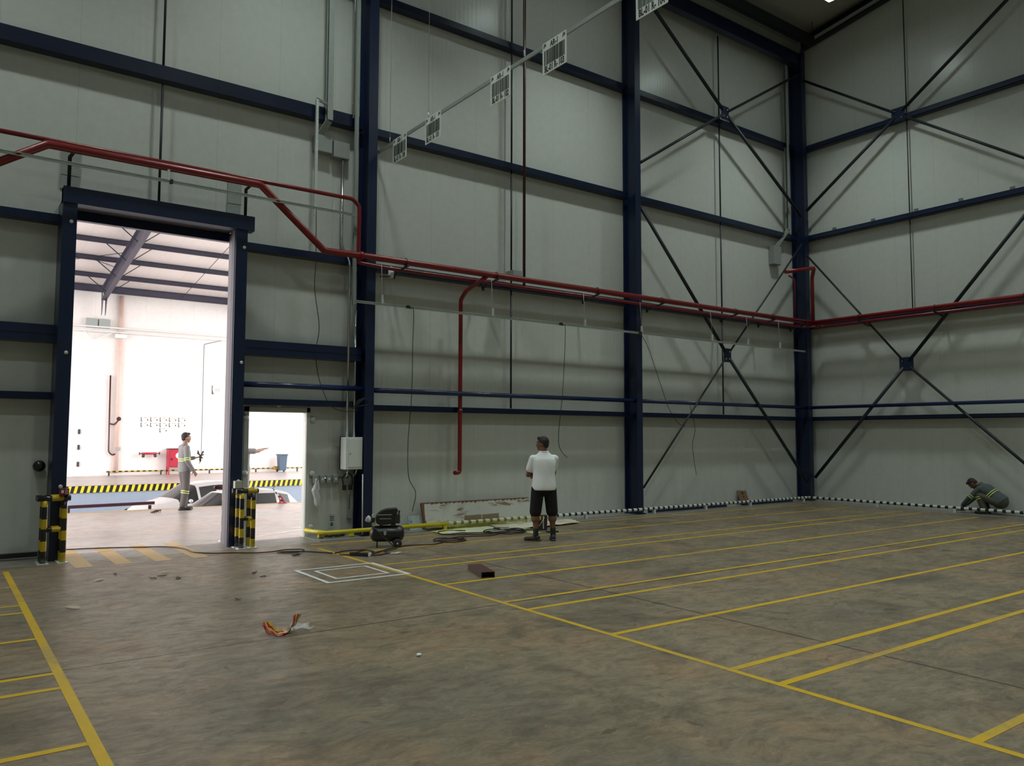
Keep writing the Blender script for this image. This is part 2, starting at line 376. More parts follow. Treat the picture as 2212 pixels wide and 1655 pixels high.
# painted lines on the hall floor
def strip(x0,y0,x1,y1,mt,name='yellow_line',z=.002,parent=None):
    return MB().box(x0,y0,.0005,x1,y1,z).build(name,mt,parent or fl)
strip(4.742,-3,4.80,11.5,YEL); strip(.755,-3,.82,11.75,YEL)
for y in (.9,2.13,3.39,3.81,5.07,6.27,6.68,7.86,9.06,9.52,10.78,11.86): strip(4.80,y-.032,18.15,y+.032,YEL,z=.0024)
for y in (3.8,4.99,6.18,6.57,7.76,8.96,9.36,10.51): strip(-4,y-.03,.755,y+.03,YEL,z=.0024)
for x in (1.53,2.0,2.49,2.98): strip(x,11.55,x+.21,12.92,YELO,'faded_stripe')
# ---------------------------------------------------------------- loading bay beyond the doors
m=MB(); m.box(-8,YW+.06,-1.4,18,19.75,0); bf=struct(m.build('floor_2',BAYF,origin=(8,16,0)))
m=MB(); m.box(-8,30.1,-1.4,18,37.3,0); bf2=struct(m.build('floor_3',BAYF,origin=(8,33,0)))
m=MB(); m.box(-60,-30,-1.5,90,80,-1.25); struct(m.build('floor_4',PITF,origin=(8,25,-1.25)))
m=MB(); m.box(-8,30.06,-1.25,18,30.1,-.01); struct(m.build('trim_1',PITW))
strip(-8,19.5,18,19.74,YELO,'faded_edge_line',parent=bf)
for x in (1.53,2.0,2.49,2.98): strip(x,12.95,x+.21,13.4,YELO,'faded_stripe',parent=bf)
m=MB()   # white arrow outside the small door
m.add([(4.5,13.35,.0015),(5.9,14.2,.0015),(5.86,14.27,.0015),(4.46,13.42,.0015)],[(0,1,2,3)]); m.add([(5.55,13.75,.0015),(6.4,14.55,.0015),(5.3,14.35,.0015),(5.75,14.15,.0015)],[(0,1,2,3)])
m.build('white_arrow',TAPE,bf)
m=MB(); m.box(-8,37.2,0,18,37.3,8.2); struct(m.build('wall_bay_far',FARP))
def zr(y): return 8.02+SL*(37.2-y)
m=MB(); m.add([(-8,37.3,zr(37.3)),(18,37.3,zr(37.3)),(18,12.9,zr(12.9)),(-8,12.9,zr(12.9))],[(0,1,2,3)])
m.add([(-8,37.3,zr(37.3)+.1),(18,37.3,zr(37.3)+.1),(18,12.9,zr(12.9)+.1),(-8,12.9,zr(12.9)+.1)],[(3,2,1,0)]); struct(m.build('ceiling_2',BAYROOF))
# chevron band on the far dock edge
m=MB(); m.box(-8,30.03,-.24,18,30.058,-.005)
band=m.build('edge_guard',KBAND); tag(band,'black and yellow chevron band along the far dock edge beyond the doors','edge guard')
for i in range(96):
    x=-3+i*.195; MB().add([(x,30.025,-.235),(x+.09,30.025,-.235),(x+.145,30.025,-.01),(x+.055,30.025,-.01)],[(0,1,2,3)]).build('yellow_chevron',CHEVY,band)
# bay roof purlins, rafters
pn=('nearest the hall of the','next after the nearest of the')
ys=[36.95,35.4,33.35,31.4,29.35,27.3,25.3,23.3,21.3,19.3,17.3,15.3]
ordw=['first','second','third','fourth','fifth','sixth','seventh','eighth','ninth','tenth','eleventh','twelfth','thirteenth','fourteenth']
for i,y in enumerate(ys):
    z=zr(y)-.1 if i else zr(y)-.16; h=.19 if i else .3
    o=MB().extr(C(.08,h,.01),(-8,y,z),(18,y,z)).build('roof_purlin',BSTEEL)
    tag(o,f'grey roof purlin of the loading bay, {ordw[i]} counted from the far wall','purlin','loading bay purlins')
def rafter(x,lab):
    e=empty('roof_rafter',(x,36.6,zr(36.6)-.8),lab,'rafter','loading bay rafters')
    MB().extr(I(.2,.55,.02,.014),(x,13.2,zr(13.2)-.48),(x,36.6,zr(36.6)-.48)).build('rafter_beam',BSTEEL,e)
    for dx in (-.07,.07): MB().add([(x+dx,36.75,zr(36.6)-.2),(x+dx,36.2,zr(36.2)-.75),(x+dx,36.45,zr(36.4)-1.35),(x+dx,36.6,zr(36.6)-1.4),(x+dx+.012,36.75,zr(36.6)-.2),(x+dx+.012,36.2,zr(36.2)-.75),(x+dx+.012,36.45,zr(36.4)-1.35),(x+dx+.012,36.6,zr(36.6)-1.4)],[(0,1,2,3),(7,6,5,4),(0,4,5,1),(1,5,6,2),(2,6,7,3),(3,7,4,0)]).build('end_plate',BSTEEL,e)
    for y in ys[1:7]:
        for sgn in (-1,1): MB().bar((x+sgn*.75,y,zr(y)-.2),(x+sgn*.08,y,zr(y)-.74),.03,.03).build('knee_strut',DSTEEL,e)
rafter(5.5,'sloping grey rafter seen through the tall door opening')
rafter(12.05,'sloping grey rafter right of the one seen in the door opening')
rafter(-1.05,'sloping grey rafter left of the one seen in the door opening')
for i,(a,b,w_) in enumerate((((.5,30.2),(5.4,33.6),'upper'),((5.4,31.9),(.5,36.5),'lower'))):
    o=MB().tube([(a[0],a[1],zr(a[1])-.28),(b[0],b[1],zr(b[1])-.28)],.012,6).build('bracing_rod',DSTEEL); tag(o,f'{w_} thin diagonal bracing rod under the loading bay roof','rod','bay roof bracing rods')
for i,x in enumerate((8.7,10.9)):
    o=MB().tube([(x,18,zr(18)-.2),(x,37,zr(37)-.2)],.013,6).build('tie_rod',DSTEEL); tag(o,('left' if i==0 else 'right')+' thin tie rod running up the loading bay roof right of the rafter','rod','bay roof tie rods')
# far wall fittings
o=MB().tube([(6.28,37.1,.1),(6.28,37.1,7.7)],.09,14).build('downpipe',mat('salmon_pipe',(.72,.52,.46),.4)); tag(o,'pinkish vertical downpipe on the far wall of the loading bay','pipe')
e=empty('cable_duct',(8,37,6.1),'pale conduit run along the far bay wall under the roof','conduit')
for z in (6.1,6.28): MB().tube([(-3,37.0,z),(16,37.0,z)],.035,8).build('conduit_run',WHITEP,e)
MB().tube(fillet([(4.9,36.95,6.05),(5.2,36.9,5.7),(5.9,36.95,6.05)],.1),.03,8).build('conduit_bend',WHITEP,e)
for i,x in enumerate((4.95,5.42)):
    o=MB().box(x,36.98,6.24,x+.43,37.19,6.62).build('junction_box',GREYP,bevel=.01); tag(o,('left' if i==0 else 'right')+' of two square grey boxes high on the far bay wall','box','boxes on the far bay wall')
o=MB().box(6.05,36.9,5.85,6.5,37.05,6.02).build('light_fitting',WHITEP,bevel=.01); tag(o,'small white fitting beside the pinkish downpipe high on the far bay wall','light fitting')
e=empty('standpipe',(6,37,.8),'thin red vertical pipe with looped ends on the far bay wall','pipe')
MB().tube(fillet([(5.95,37.1,4.25),(5.98,37.1,1.0),(6.12,37.05,.85),(6.3,37.05,.95),(6.3,37.05,1.1)],.1),.032,8).build('pipe',BRNP,e)
MB().tube(fillet([(5.97,37.1,2.2),(6.15,37.05,2.15),(6.32,37.0,2.35)],.08),.03,8).build('branch',BRNP,e)
MB().lathe([(.09,0),(.09,.04),(.02,.05)],(6.32,37.05,2.4),(0,-1,0)).build('valve_wheel',BLACK,e); MB().box(6.22,36.98,1.05,6.42,37.1,1.2).build('valve_box',GREYP,e)
# far door at the left
d=MB(); d.box(3.6,37.17,0,4.85,37.2,2.05); do=struct(d.build('door_3',FARP))
MB().box(4.3,37.15,.95,4.42,37.17,1.6).build('door_window',DKGREY,do)
for z in (.4,1.1,1.75): MB().box(4.82,37.12,z,4.9,37.18,z+.2).build('hinge',DKGREY,do)
# warning notices grid
for r in range(3):
    for c in range(5):
        if r==2 and c!=2: continue
        x=7.21+c*.385; z=2.3-r*.235
        lab=f"{['left end','second from left','middle','fourth from left','right end'][c]} notice of the {['top','second','bottom'][r]} row on the far bay wall" if r<2 else 'single notice hanging below the two rows on the far bay wall'
        p=MB().box(x,37.185,z,x+.34,37.2,z+.2).build('notice_sign',WHITEP); tag(p,'small white safety '+lab.replace('single','single'),'sign','safety notices on the far wall')
        MB().add([(x+.005,37.183,z+.005),(x+.07,37.183,z+.005),(x+.035,37.183,z+.09),(x+.045,37.183,z+.195),(x+.005,37.183,z+.195)],[(0,1,2,3,4)]).build('grey_curve',GREYI,p)
        MB().box(x+.12,37.182,z+.165,x+.28,37.184,z+.185).build('orange_heading',ORAN,p); MB().box(x+.26,37.182,z+.05,x+.3,37.184,z+.11).build('pictogram',INK,p)
p=MB().box(10.15,37.18,3.58,10.56,37.2,4.0).build('speed_sign',WHITEP); tag(p,'square white notice with a round ring high on the far bay wall','sign')
MB().add([(10.16,37.178,3.59),(10.26,37.178,3.59),(10.2,37.178,3.8),(10.21,37.178,3.99),(10.16,37.178,3.99)],[(0,1,2,3,4)]).build('grey_curve',GREYI,p)
MB().tube([(10.42+.09*math.cos(a*PI/10),37.178,3.78+.09*math.sin(a*PI/10)) for a in range(21)],.005,6).build('ring',RED2,p)
text('E10',.08,(10.42,37.175,3.78),Matrix.Rotation(R(90),4,'X'),INK,p)
# red hydrant manifold, hose cabinet, bin, conduit
e=empty('hydrant_manifold',(7.5,37,.75),'short red horizontal pipe with two outlets on the far bay wall','hydrant')
MB().tube([(7.25,36.95,.92),(7.85,36.95,.92)],.05,10).build('manifold_pipe',RED2,e)
for x in (7.33,7.77):
    MB().lathe([(.05,0),(.06,.06),(.06,.12)],(x,36.95,.88),(.3 if x>7.5 else -.3,-.5,-1)).build('outlet',DKGREY,e)
for x in (7.15,7.95): MB().lathe([(.06,0),(.06,.03)],(x,36.95,.92),(1,0,0)).build('valve_wheel',DKGREY,e); 
MB().tube([(7.15,36.95,.92),(7.95,36.95,.92)],.015,6).build('spindle',DKGREY,e)
for x in (7.3,7.8): MB().box(x-.02,36.95,.9,x+.02,37.2,.94).build('wall_bracket',DKGREY,e)
e=empty('hose_cabinet',(8.65,36.9,0),'glossy red fire hose cabinet on legs behind the standing worker','cabinet')
MB().box(8.3,36.75,.32,9.05,37.15,1.1).build('cabinet_body',RED2,e,bevel=.01); MB().box(8.36,36.735,.36,8.99,36.75,1.05).build('cabinet_door',RED2,e,bevel=.005)
MB().lathe([(.13,0),(.13,.008)],(8.72,36.735,.82),(0,-1,0)).build('round_window',WHITEP,e); MB().box(8.4,36.72,.62,8.46,36.74,.72).build('handle',BLACK,e)
for x in (8.3,9.0): MB().bar((x+.02,36.8,.32),(x+.02,36.7,0),.05,.05,up=(0,1,0)).build('leg',RED2,e); MB().bar((x+.02,37.1,.32),(x+.02,37.1,0),.05,.05,up=(0,1,0)).build('leg',RED2,e)
MB().box(8.28,36.73,1.1,9.07,37.17,1.13).build('cabinet_top',BLACK,e)
o=MB().tube(fillet([(10.6,37.0,6.1),(9.75,37.12,5.85),(9.77,37.12,.55),(9.68,37.1,.45)],.06),.014,6).build('wall_cable',DKGREY); tag(o,'thin cable dropping down the far bay wall right of the worker','cable')
e=empty('wheelie_bin',(13.5,36.6,0),'blue wheeled bin against the far wall seen through the small door','bin')
BINB=mat('bin_blue',(.06,.10,.15),.5)
MB().add([(13.2,36.55,.06),(13.5,36.55,.06),(13.5,36.85,.06),(13.2,36.85,.06),(13.16,36.5,.78),(13.54,36.5,.78),(13.54,36.9,.78),(13.16,36.9,.78)],[(3,2,1,0),(4,5,6,7),(0,1,5,4),(1,2,6,5),(2,3,7,6),(3,0,4,7)]).build('bin_body',BINB,e)
MB().box(13.13,36.46,.78,13.57,36.93,.84).build('lid',BINB,e,bevel=.015)
for x in (13.2,13.52): MB().lathe([(.09,0),(.09,.05)],(x-.025,36.9,.09),(1,0,0)).build('wheel',BLACK,e)
# far rail on wall
def rail_posts(e,pts,h,mt,rr=.025):
    for x,y in pts: MB().box(x-.03,y-.03,0,x+.03,y+.03,h).build('post',mt,e)
e=empty('wall_guard',(10,36.95,0),'yellow and black striped low rail along the far bay wall','guard rail')
MB().band((5.9,36.95,.17),(16,36.95,.17),.03,.12,.115).build('rail',[KBAND,YBAND],e)
rail_posts(e,[(6,36.95),(8.05,36.95),(10.1,36.95),(12.2,36.95),(14.2,36.95)],.17,DKGREY)
o=MB().box(13.0,36.85,.1,13.2,36.95,.27).build('warning_lamp',ORAN,bevel=.02); tag(o,'small amber block on the striped rail beside the blue bin','marker')
# rail bar at the pit edge, cone, litter
e=empty('pit_barrier',(2.2,20.3,-1.25),'dark maroon barrier bar over the truck pit beyond the tall door','barrier')
MB().bar((-1,20.3,.06),(4.3,20.3,.10),.07,.07).build('bar',mat('maroon_steel',(.05,.012,.03),.4),e)
for x in (-.8,2.5,4.2): MB().box(x-.03,20.27,-1.25,x+.03,20.33,.05).build('post',DSTEEL,e)
e=empty('fallen_post',(7.2,20.3,-.05),'leaning red and white marker post at the pit edge in the small door','marker post')
e.location=(7.15,19.6,0)
MB().box(7.08,19.55,0,7.26,19.7,.02).build('base',RED2,e)
MB().bar((7.22,19.6,.02),(7.1,19.6,.2),.04,.025).bar((7.1,19.6,.02),(7.1,19.6,.2),.03,.02,up=(0,1,0)).build('foot_bracket',RED2,e)
MB().band((7.16,19.6,.05),(6.93,19.6,.36),.018,.06,.06).build('stem',[DKGREY,WBAND],e)
m=MB()
for i in range(7): m.tube(spline([(4.0+random.uniform(-.1,.1),18.8+random.uniform(-.1,.1),.012) if k!=1 else (4.05+random.uniform(-.1,.1),18.85,.05) for k in range(3)]),.008,5)
o=m.build('litter',BRNP); tag(o,'small brown twist of litter on the bay floor left of the standing worker','litter')
# ================================================================ STEEL FRAME
def column(x,y,lab,top=12.6,w=.17,d=.4):
    e=empty('steel_column',(x,y,0),lab,'column')
    MB().extr(I(w,d,.016,.012),(x,y,.02),(x,y,top),up=(0,1,0)).build('column_shaft',BLUE,e)
    MB().box(x-w/2-.04,y-d/2-.03,0,x+w/2+.04,y+d/2-.01,.022).build('base_plate',DSTEEL,e)
    return e
column(6.05,12.65,'dark blue steel column left of the compressor, near the wall switch box',12.2)
column(12.63,12.65,'dark blue steel column in the middle of the back wall, right of the white-shirted man',12.2)
column(19.13,12.65,'dark blue steel column in the corner between back wall and right wall',12.45,w=.18)
column(-.55,12.65,'dark blue steel column left of the tall door, next along the back wall',12.2)
column(19.25,5.9,'dark blue steel column on the right wall, next after the corner column',13.2,w=.18,d=.36)
LV=((2.2,.1,'lowest'),(4.72,.12,'second from the floor'),(7.19,.13,'third from the floor'),(9.72,.13,'fourth from the floor'))
BAYS=((-.46,1.33,'left of the tall door'),(3.88,5.965,'between the tall door and the left column'),(6.135,12.545,'between the left and middle columns'),(12.715,19.04,'between the middle and corner columns'))
for z,h,wd in LV:
    for i,(a,b,bw) in enumerate(BAYS):
        z0,h0=z,h
        if i<2: z0=z+.05
        if z>5:
            if i==0: a,b,bw=-.46,5.965,'above the tall door'; z0=z+.09; h0=.22 if z<8 else .14
            if i==1: continue
        o=MB().extr(C(h0,.2,.012),(a,12.78,z0),(b,12.78,z0),up=(0,1,0)).box(a,12.68,z0-h0/2,b,12.692,z0+h0/2).build('wall_beam',BLUE)
        tag(o,f'dark blue horizontal wall beam, {wd}, {bw} on the back wall','beam','wall beams')
    o=MB().box(XW-.2,-2,z-h/2,XW-.188,12.6,z+h/2).box(XW-.2,-2,z+h/2-.012,XW-.002,12.6,z+h/2).box(XW-.2,-2,z-h/2,XW-.002,12.6,z-h/2+.012).build('wall_beam',BLUE)
    tag(o,f'dark blue horizontal beam, {wd}, along the right wall','beam','wall beams')
for a,b,bw in (BAYS[0],BAYS[1]):
    o=MB().box(a,12.62,3.0,b,YW-.005,3.24).box(a,12.612,3.115,b,12.625,3.13).build('door_beam',BLUE); tag(o,f'deep dark blue beam at door mid height, {bw}','beam','deep beams beside the tall door')
for i,y in enumerate((11.79,10.7,9.59,8.53,7.42)):
    o=MB().box(XW-.06,y-.05,7.255,XW-.03,y+.05,7.36).box(XW-.1,y-.05,7.255,XW-.03,y+.05,7.27).build('panel_clip',CLIPM); tag(o,f'small galvanised clip on the third right-wall beam, {ordw[i]} counted from the corner','clip','panel clips on the right wall beam')
# eave beams
o=MB().box(-.4,12.5,12.0,19.1,12.52,12.32).box(-.4,12.42,12.3,19.1,12.62,12.33).box(-.4,12.42,11.98,19.1,12.62,12.0).build('eave_beam',BLUE); tag(o,'dark blue eave beam along the top of the back wall','beam')
o=MB().box(-.4,12.05,12.45,19.1,12.2,12.72).build('eave_purlin',DSTEEL); tag(o,'black purlin just below the roof, in front of the eave beam','beam')
o=MB().extr(I(.18,.3,.014,.01),(XW-.16,12.6,12.72),(XW-.16,-8.9,12.72+SL*21.5)).build('gable_rafter',DSTEEL); tag(o,'dark sloping rafter along the top of the right wall','beam')
for i,y in enumerate((8.1,4.1,.1,-4)):
    o=MB().extr(C(.08,.2,.01),(-7,y,12.93+SL*(12.98-y)-.1),(XW-.1,y,12.93+SL*(12.98-y)-.1)).build('roof_purlin',DSTEEL); tag(o,f'dark purlin under the hall roof, {ordw[i]} counted from the eave','purlin','hall purlins')
# sag rods
def rod(p0,p1,r,lab,name='sag_rod',m_=DSTEEL,cat='rod',group='vertical sag rods'):
    o=MB().tube([p0,p1],r,8).build(name,m_); return tag(o,lab,cat,group)
for x,bw,segs in ((2.62,'above the tall door',((5.15,7.12),(7.26,9.65),(9.8,12.0))),(9.29,'between the left and middle columns',((2.26,4.65),(4.8,7.12),(7.26,9.65),(9.8,12.0))),(15.85,'between the middle and corner columns',((2.26,4.65),(4.8,7.12),(7.26,9.65),(9.8,12.0)))):
    for i,(a,b) in enumerate(segs): rod((x,12.74,a),(x,12.74,b),.019,f'thin black vertical rod {bw}, {ordw[i]} length up from the floor')
for i,(a,b) in enumerate(((4.8,7.12),(7.26,9.65),(9.8,12.8))): rod((XW-.1,9.72,a),(XW-.1,9.72,b),.014,f'thin black vertical rod on the right wall, {ordw[i]} length up from the red pipe')
# X braces
def xbrace(c,arms,axis,lab,r=.028):
    e=empty('cross_brace',c,lab,'brace','cross braces')
    c=V(c)
    for q,rr in arms:
        q=V(q); d=(q-c).normalized(); MB().tube([c+d*.11,q],rr,10).build('brace_arm',DSTEEL,e)
    m=MB(); b=MB()
    if axis=='y':
        m.box(c.x-.13,c.y-.012,c.z-.17,c.x+.13,c.y+.012,c.z+.17)
        for sx in(-.07,.07):
            for sz in(-.09,.09): b=MB().lathe([(.016,0),(.016,.012)],(c.x+sx,c.y-.012,c.z+sz),(0,-1,0),8).build('bolt',GALV,e)
    else:
        m.box(c.x-.012,c.y-.17,c.z-.17,c.x+.012,c.y+.17,c.z+.17)
        for sx in(-.09,.09):
            for sz in(-.09,.09): b=MB().lathe([(.016,0),(.016,.012)],(c.x-.012,c.y+sx,c.z+sz),(-1,0,0),8).build('bolt',GALV,e)
    m.build('gusset_plate',BLUE,e)
Yb=12.48
xbrace((15.71,Yb,3.71),[((12.75,Yb,6.9),.042),((18.95,Yb,.5),.042),((12.75,Yb,.57),.024),((18.95,Yb,6.98),.024)],'y','lower dark X brace on the back wall between middle and corner columns')
xbrace((15.77,Yb,9.86),[((12.75,Yb,12.1),.042),((18.95,Yb,7.75),.042),((12.75,Yb,7.95),.034),((18.95,Yb,11.75),.034)],'y','upper dark X brace on the back wall between middle and corner columns')
Xb=19.2
xbrace((Xb,9.84,3.5),[((19.08,12.42,6.66),.026),((Xb,12.4,.62),.042),((Xb,6.1,7.75),.042),((Xb,6.1,-.0),.034)],'x','lower dark X brace on the right wall')
xbrace((Xb,9.85,9.8),[((19.1,12.42,11.6),.034),((19.08,12.41,7.9),.042),((Xb,6.1,12.45),.042),((Xb,6.1,7.2),.034)],'x','upper dark X brace on the right wall')
# ================================================================ DOORS
e=empty('door_1',(2.65,12.6,0),None,None); struct(e)
for x0,x1 in ((1.31,1.49),(3.69,3.87)):
    MB().box(x0,12.38,0,x1,12.56,5.17).build('jamb',BLUE,e); MB().box(x0 if x0<2 else 3.755,12.56,0,x1,YW+.02,5.0).build('jamb_return',BLUE,e)
MB().box(1.31,12.36,4.94,3.97,12.56,5.17).build('lintel',BLUE,e); MB().box(1.49,12.56,4.97,3.72,YW+.12,5.17).build('lintel_return',DKGREY,e)
MB().box(1.49,12.9,4.84,3.755,13.0,4.98).build('shutter_box',BLUE,e)
MB().box(3.682,12.42,0,3.689,12.56,4.93).build('seal_strip',mat('grey_lilac_trim',(.07,.062,.075),.6),e); MB().box(3.735,12.57,0,3.754,YW+.02,4.93).build('guide_rail',mat('grey_trim',(.12,.11,.13),.6),e)
for x,z in ((1.42,4.68),(1.42,2.84),(1.42,1.0),(3.82,4.66),(3.82,2.84),(3.82,1.0)):
    MB().lathe([(.026,0),(.026,.008),(.012,.012)],(x,12.38,z),(0,-1,0),12).build('screw_cap',GALV,e)
e=empty('door_2',(4.6,12.88,0),None,None); struct(e)
MB().box(4.04,12.855,0,4.115,13.02,2.17).build('frame_left',PAN_P,e); MB().box(5.09,12.855,0,5.15,13.02,2.17).build('frame_right',PAN_P,e); MB().box(4.04,12.855,2.095,5.15,13.02,2.17).build('frame_top',PAN_P,e)
for x,z in ((4.6,2.22),(5.2,1.98),(5.2,1.06),(5.2,.16),(4.06,2.0),(4.06,1.1)):
    MB().lathe([(.05,0),(.05,.006),(.025,.02),(.01,.022)],(x,12.855,z),(0,-1,0),16).build('fixing_washer',PAN_P,e)
# galvanised patches & posts above the big door
for i,(a,b) in enumerate(((1.32,1.56),(3.68,3.9))):
    e=empty('patch_plate',((a+b)/2,12.86,5.26),'galvanised steel patch plates above the '+('left' if i==0 else 'right')+' end of the tall door lintel','plate','patch plates above the tall door')
    for z0,z1,dx in ((5.26,5.46,-.01),(5.47,5.64,0),(5.645,5.88,0)): MB().box(a+dx,12.86-.004*(z1>5.5),z0,b+dx,12.879,z1).build('plate',GALVM,e)
for i,x in enumerate((1.38,3.85)):
    o=MB().tube([(x,12.47,5.17),(x,12.47,5.62),(x+(.05),12.3,5.68)],.024,8).build('pipe_post',DSTEEL); tag(o,'black bent post holding the red pipes above the '+('left' if i==0 else 'right')+' end of the tall door','post','pipe posts on the tall door lintel')
# ================================================================ RED PIPES
YP=12.22; YQ=12.4
e=empty('fire_main',(10,YP,4.7),'thick red fire pipe running along both walls and stepping up over the tall door','pipe')
main=fillet([(-2,YP,3.6),(1.08,YP,5.66),(4.0,YP,5.66),(5.08,YP,4.76),(5.75,YP,4.77),(6.6,YP,4.77),(18.95,YP,4.77),(18.95,-3,4.77)],.035,3)
MB().tube(main,.057,14).build('main_run',RED,e)
MB().tube(fillet([(8.35,YP,4.74),(8.0,12.4,4.45),(8.0,12.6,4.3),(8.0,12.6,1.02),(7.86,12.55,1.02)],.05),.04,14).build('drop_leg',RED,e)
MB().tube(fillet([(17.65,12.12,5.98),(18.93,12.12,6.25),(18.95,12.2,5.98),(18.95,12.2,4.8)],.05),.05,12).build('corner_riser',RED,e)
MB().lathe([(.072,0),(.072,.05)],(5.72,YP,4.77),(1,0,0)).build('coupling',RED,e); MB().lathe([(.052,0),(.052,.06)],(8.0,12.6,2.15),(0,0,1)).build('coupling',RED,e)
e=empty('sprinkler_pipe',(10,YQ,4.7),'thinner red pipe running behind the thick red pipe','pipe')
MB().tube(fillet([(-2,YQ,5.78),(5.65,YQ,5.78),(5.78,YQ,5.68),(5.78,YQ,4.68),(6.3,YQ,4.66),(18.75,YQ,4.66),(18.78,YQ-.1,4.66),(XW-.35,12.0,4.66),(XW-.35,-3,4.66)],.05),.034,12).build('pipe_run',RED,e)
MB().tube(fillet([(18.05,12.3,5.96),(18.3,12.3,5.9),(18.3,12.3,4.8)],.1),.022,8).build('corner_branch',RED,e)
o=MB().tube([(9.36,12.4,4.68),(9.36,12.4,12.4)],.03,10).build('riser_pipe',BRNP); tag(o,'dark brown red vertical pipe falling from the roof to the red pipes','pipe')
bi=0
for x in (6.6,8.55,11.15,13.1,15.7,17.2,18.6):
    o=MB().bar((x,12.12,4.70),(x,12.68,4.60),.05,.02).bar((x,12.66,4.55),(x,12.66,4.75),.05,.02,up=(0,1,0)).tube([(x,YP+.07*math.cos(a),4.77+.07*math.sin(a)) for a in [k*PI/6 for k in range(13)]],.006,5).build('pipe_bracket',DSTEEL); bi+=1
    tag(o,f'small black bracket under the red pipes, {ordw[bi-1]} from the left column along the back wall','bracket','pipe brackets')
for i,y in enumerate((10.9,9.0,7.1)):
    o=MB().bar((18.85,y,4.68),(XW-.02,y,4.58),.05,.02).tube([(18.95+.07*math.cos(a),y,4.77+.07*math.sin(a)) for a in [k*PI/6 for k in range(13)]],.006,5).build('pipe_bracket',DSTEEL)
    tag(o,f'small black bracket under the red pipes on the right wall, {ordw[i]} from the corner','bracket','pipe brackets')
o=MB().box(9.05,12.35,4.82,9.3,12.6,4.98).build('alarm_box',GREYP,bevel=.01); tag(o,'small grey box behind the red pipes left of the dark vertical pipe','box')
e=empty('wall_detector',(6.46,12.5,4.5),'small white canister with a dark red stem under the red pipes beside the left column','detector')
MB().lathe([(.045,0),(.05,.03),(.05,.13),(.022,.16),(.022,.2)],(6.46,12.5,4.52),(0,0,1)).build('canister',WHITEP,e); MB().tube([(6.44,12.48,4.54),(6.17,12.33,4.48)],.014,8).build('stem',BRNP,e); MB().tube([(6.46,12.5,4.6),(6.46,12.7,4.6)],.012,6).build('mount',GALV,e)
# handrail tube
o=MB().tube([(3.8,12.53,2.515),(5.97,12.53,2.515)],.045,14).build('handrail',BLUER); tag(o,'dark blue round tube above the small door, from door jamb to left column','rail','blue tubes')
o=MB().tube([(6.12,12.53,2.5),(12.6,12.53,2.5)],.045,14).build('handrail',BLUER); tag(o,'dark blue round tube between the left and middle columns','rail','blue tubes')
o=MB().tube([(12.72,12.53,2.5),(19.1,12.53,2.5)],.045,14).build('handrail',BLUER); tag(o,'dark blue round tube between the middle and corner columns','rail','blue tubes')
o=MB().tube([(19.16,12.45,2.5),(19.16,-2,2.5)],.045,14).build('handrail',BLUER); tag(o,'dark blue round tube along the right wall','rail','blue tubes')
# ================================================================ CABLE RAILS
def crail(p0,p1,lab,s=.04,name='cable_rail'):
    p0,p1=V(p0),V(p1); e=empty(name,(p0+p1)/2,lab,'cable rail')
    MB().extr(C(s,s,.003),p0,p1).build('channel',GALV,e); return e
e1=crail((-2.5,12.15,5.43),(5.58,12.15,5.43),'galvanised perforated rail hanging across the front of the tall door head')
e2=crail((5.6,12.15,3.96),(18.5,12.15,3.96),'long galvanised rail hanging along the back wall below the red pipes')
for x in (2.62,5.2): MB().box(x-.015,12.13,5.44,x+.015,12.17,5.6).build('hanger',GALV,e1)
for x in (2.68,): MB().box(x-.04,12.12,5.4,x+.0,12.18,5.46).build('joint_clip',BLACK,e1)
for x in (6.12,8.43,10.75,12.4,14.75,16.1,17.4): MB().box(x-.012,12.13,3.97,x+.012,12.17,4.12).build('hanger',GALV,e2); MB().tube([(x,12.15,4.1),(x,12.2,4.7)],.003,5).build('hanger_wire',GALV,e2)
for x in (6.62,10.1,12.35): MB().box(x-.03,12.12,3.94,x+.03,12.18,3.99).build('cable_clip',BLACK,e2)
ev=crail((5.63,12.2,3.96),(5.63,12.2,5.43),'short vertical perforated rail joining the two hanging rails beside the left column')
def perf(e,x,y,z0,z1,dx,n):
    for i in range(n):
        z=z0+(z1-z0)*(i+.5)/n; MB().box(x-.004,y-.003,z-.008,x+.004,y,z+.008).build('slot',BLACK,e)
# hanging cords
def cord(pts,lab,r=.006,group='black cords hanging from the rail'):
    o=MB().tube(spline(pts),r,6).build('electric_cord',BLACK); return tag(o,lab,'cord',group)
cord([(6.65,12.13,3.93),(6.72,12.13,3.9),(6.71,12.13,3.2),(6.7,12.13,2.4),(6.64,12.13,1.6),(6.66,12.13,1.0),(6.80,12.13,.72),(6.74,12.13,.4)],'thin black cord hanging from the rail just right of the left column')
cord([(10.12,12.13,3.93),(10.2,12.13,3.9),(10.18,12.13,3.3),(10.12,12.13,2.5),(10.05,12.13,2.0),(10.02,12.13,1.6),(10.1,12.13,1.4),(10.25,12.13,1.28)],'thin black cord hanging above the white-shirted man and curling right')
cord([(12.37,12.13,3.93),(12.6,12.13,3.6),(12.9,12.1,2.9),(13.2,12.1,2.3),(13.5,12.1,2.0),(13.8,12.2,1.95)],'thin black cord slanting down from the rail right of the middle column')
cord([(14.28,12.47,2.5),(14.27,12.3,1.9),(14.18,12.3,1.55),(14.22,12.3,1.2),(14.3,12.3,.82)],'thin black cord hanging low in front of the back wall near the corner')
cord([(4.9,12.15,5.4),(4.93,12.2,4.6),(4.92,12.2,4.1),(5.05,12.3,3.5),(5.0,12.3,3.1),(5.08,12.4,2.75),(5.2,12.45,2.45),(5.35,12.45,2.2),(5.6,12.45,2.12),(5.85,12.45,2.14)],'thin black cord looping down beside the small door to the left column')
m=MB()
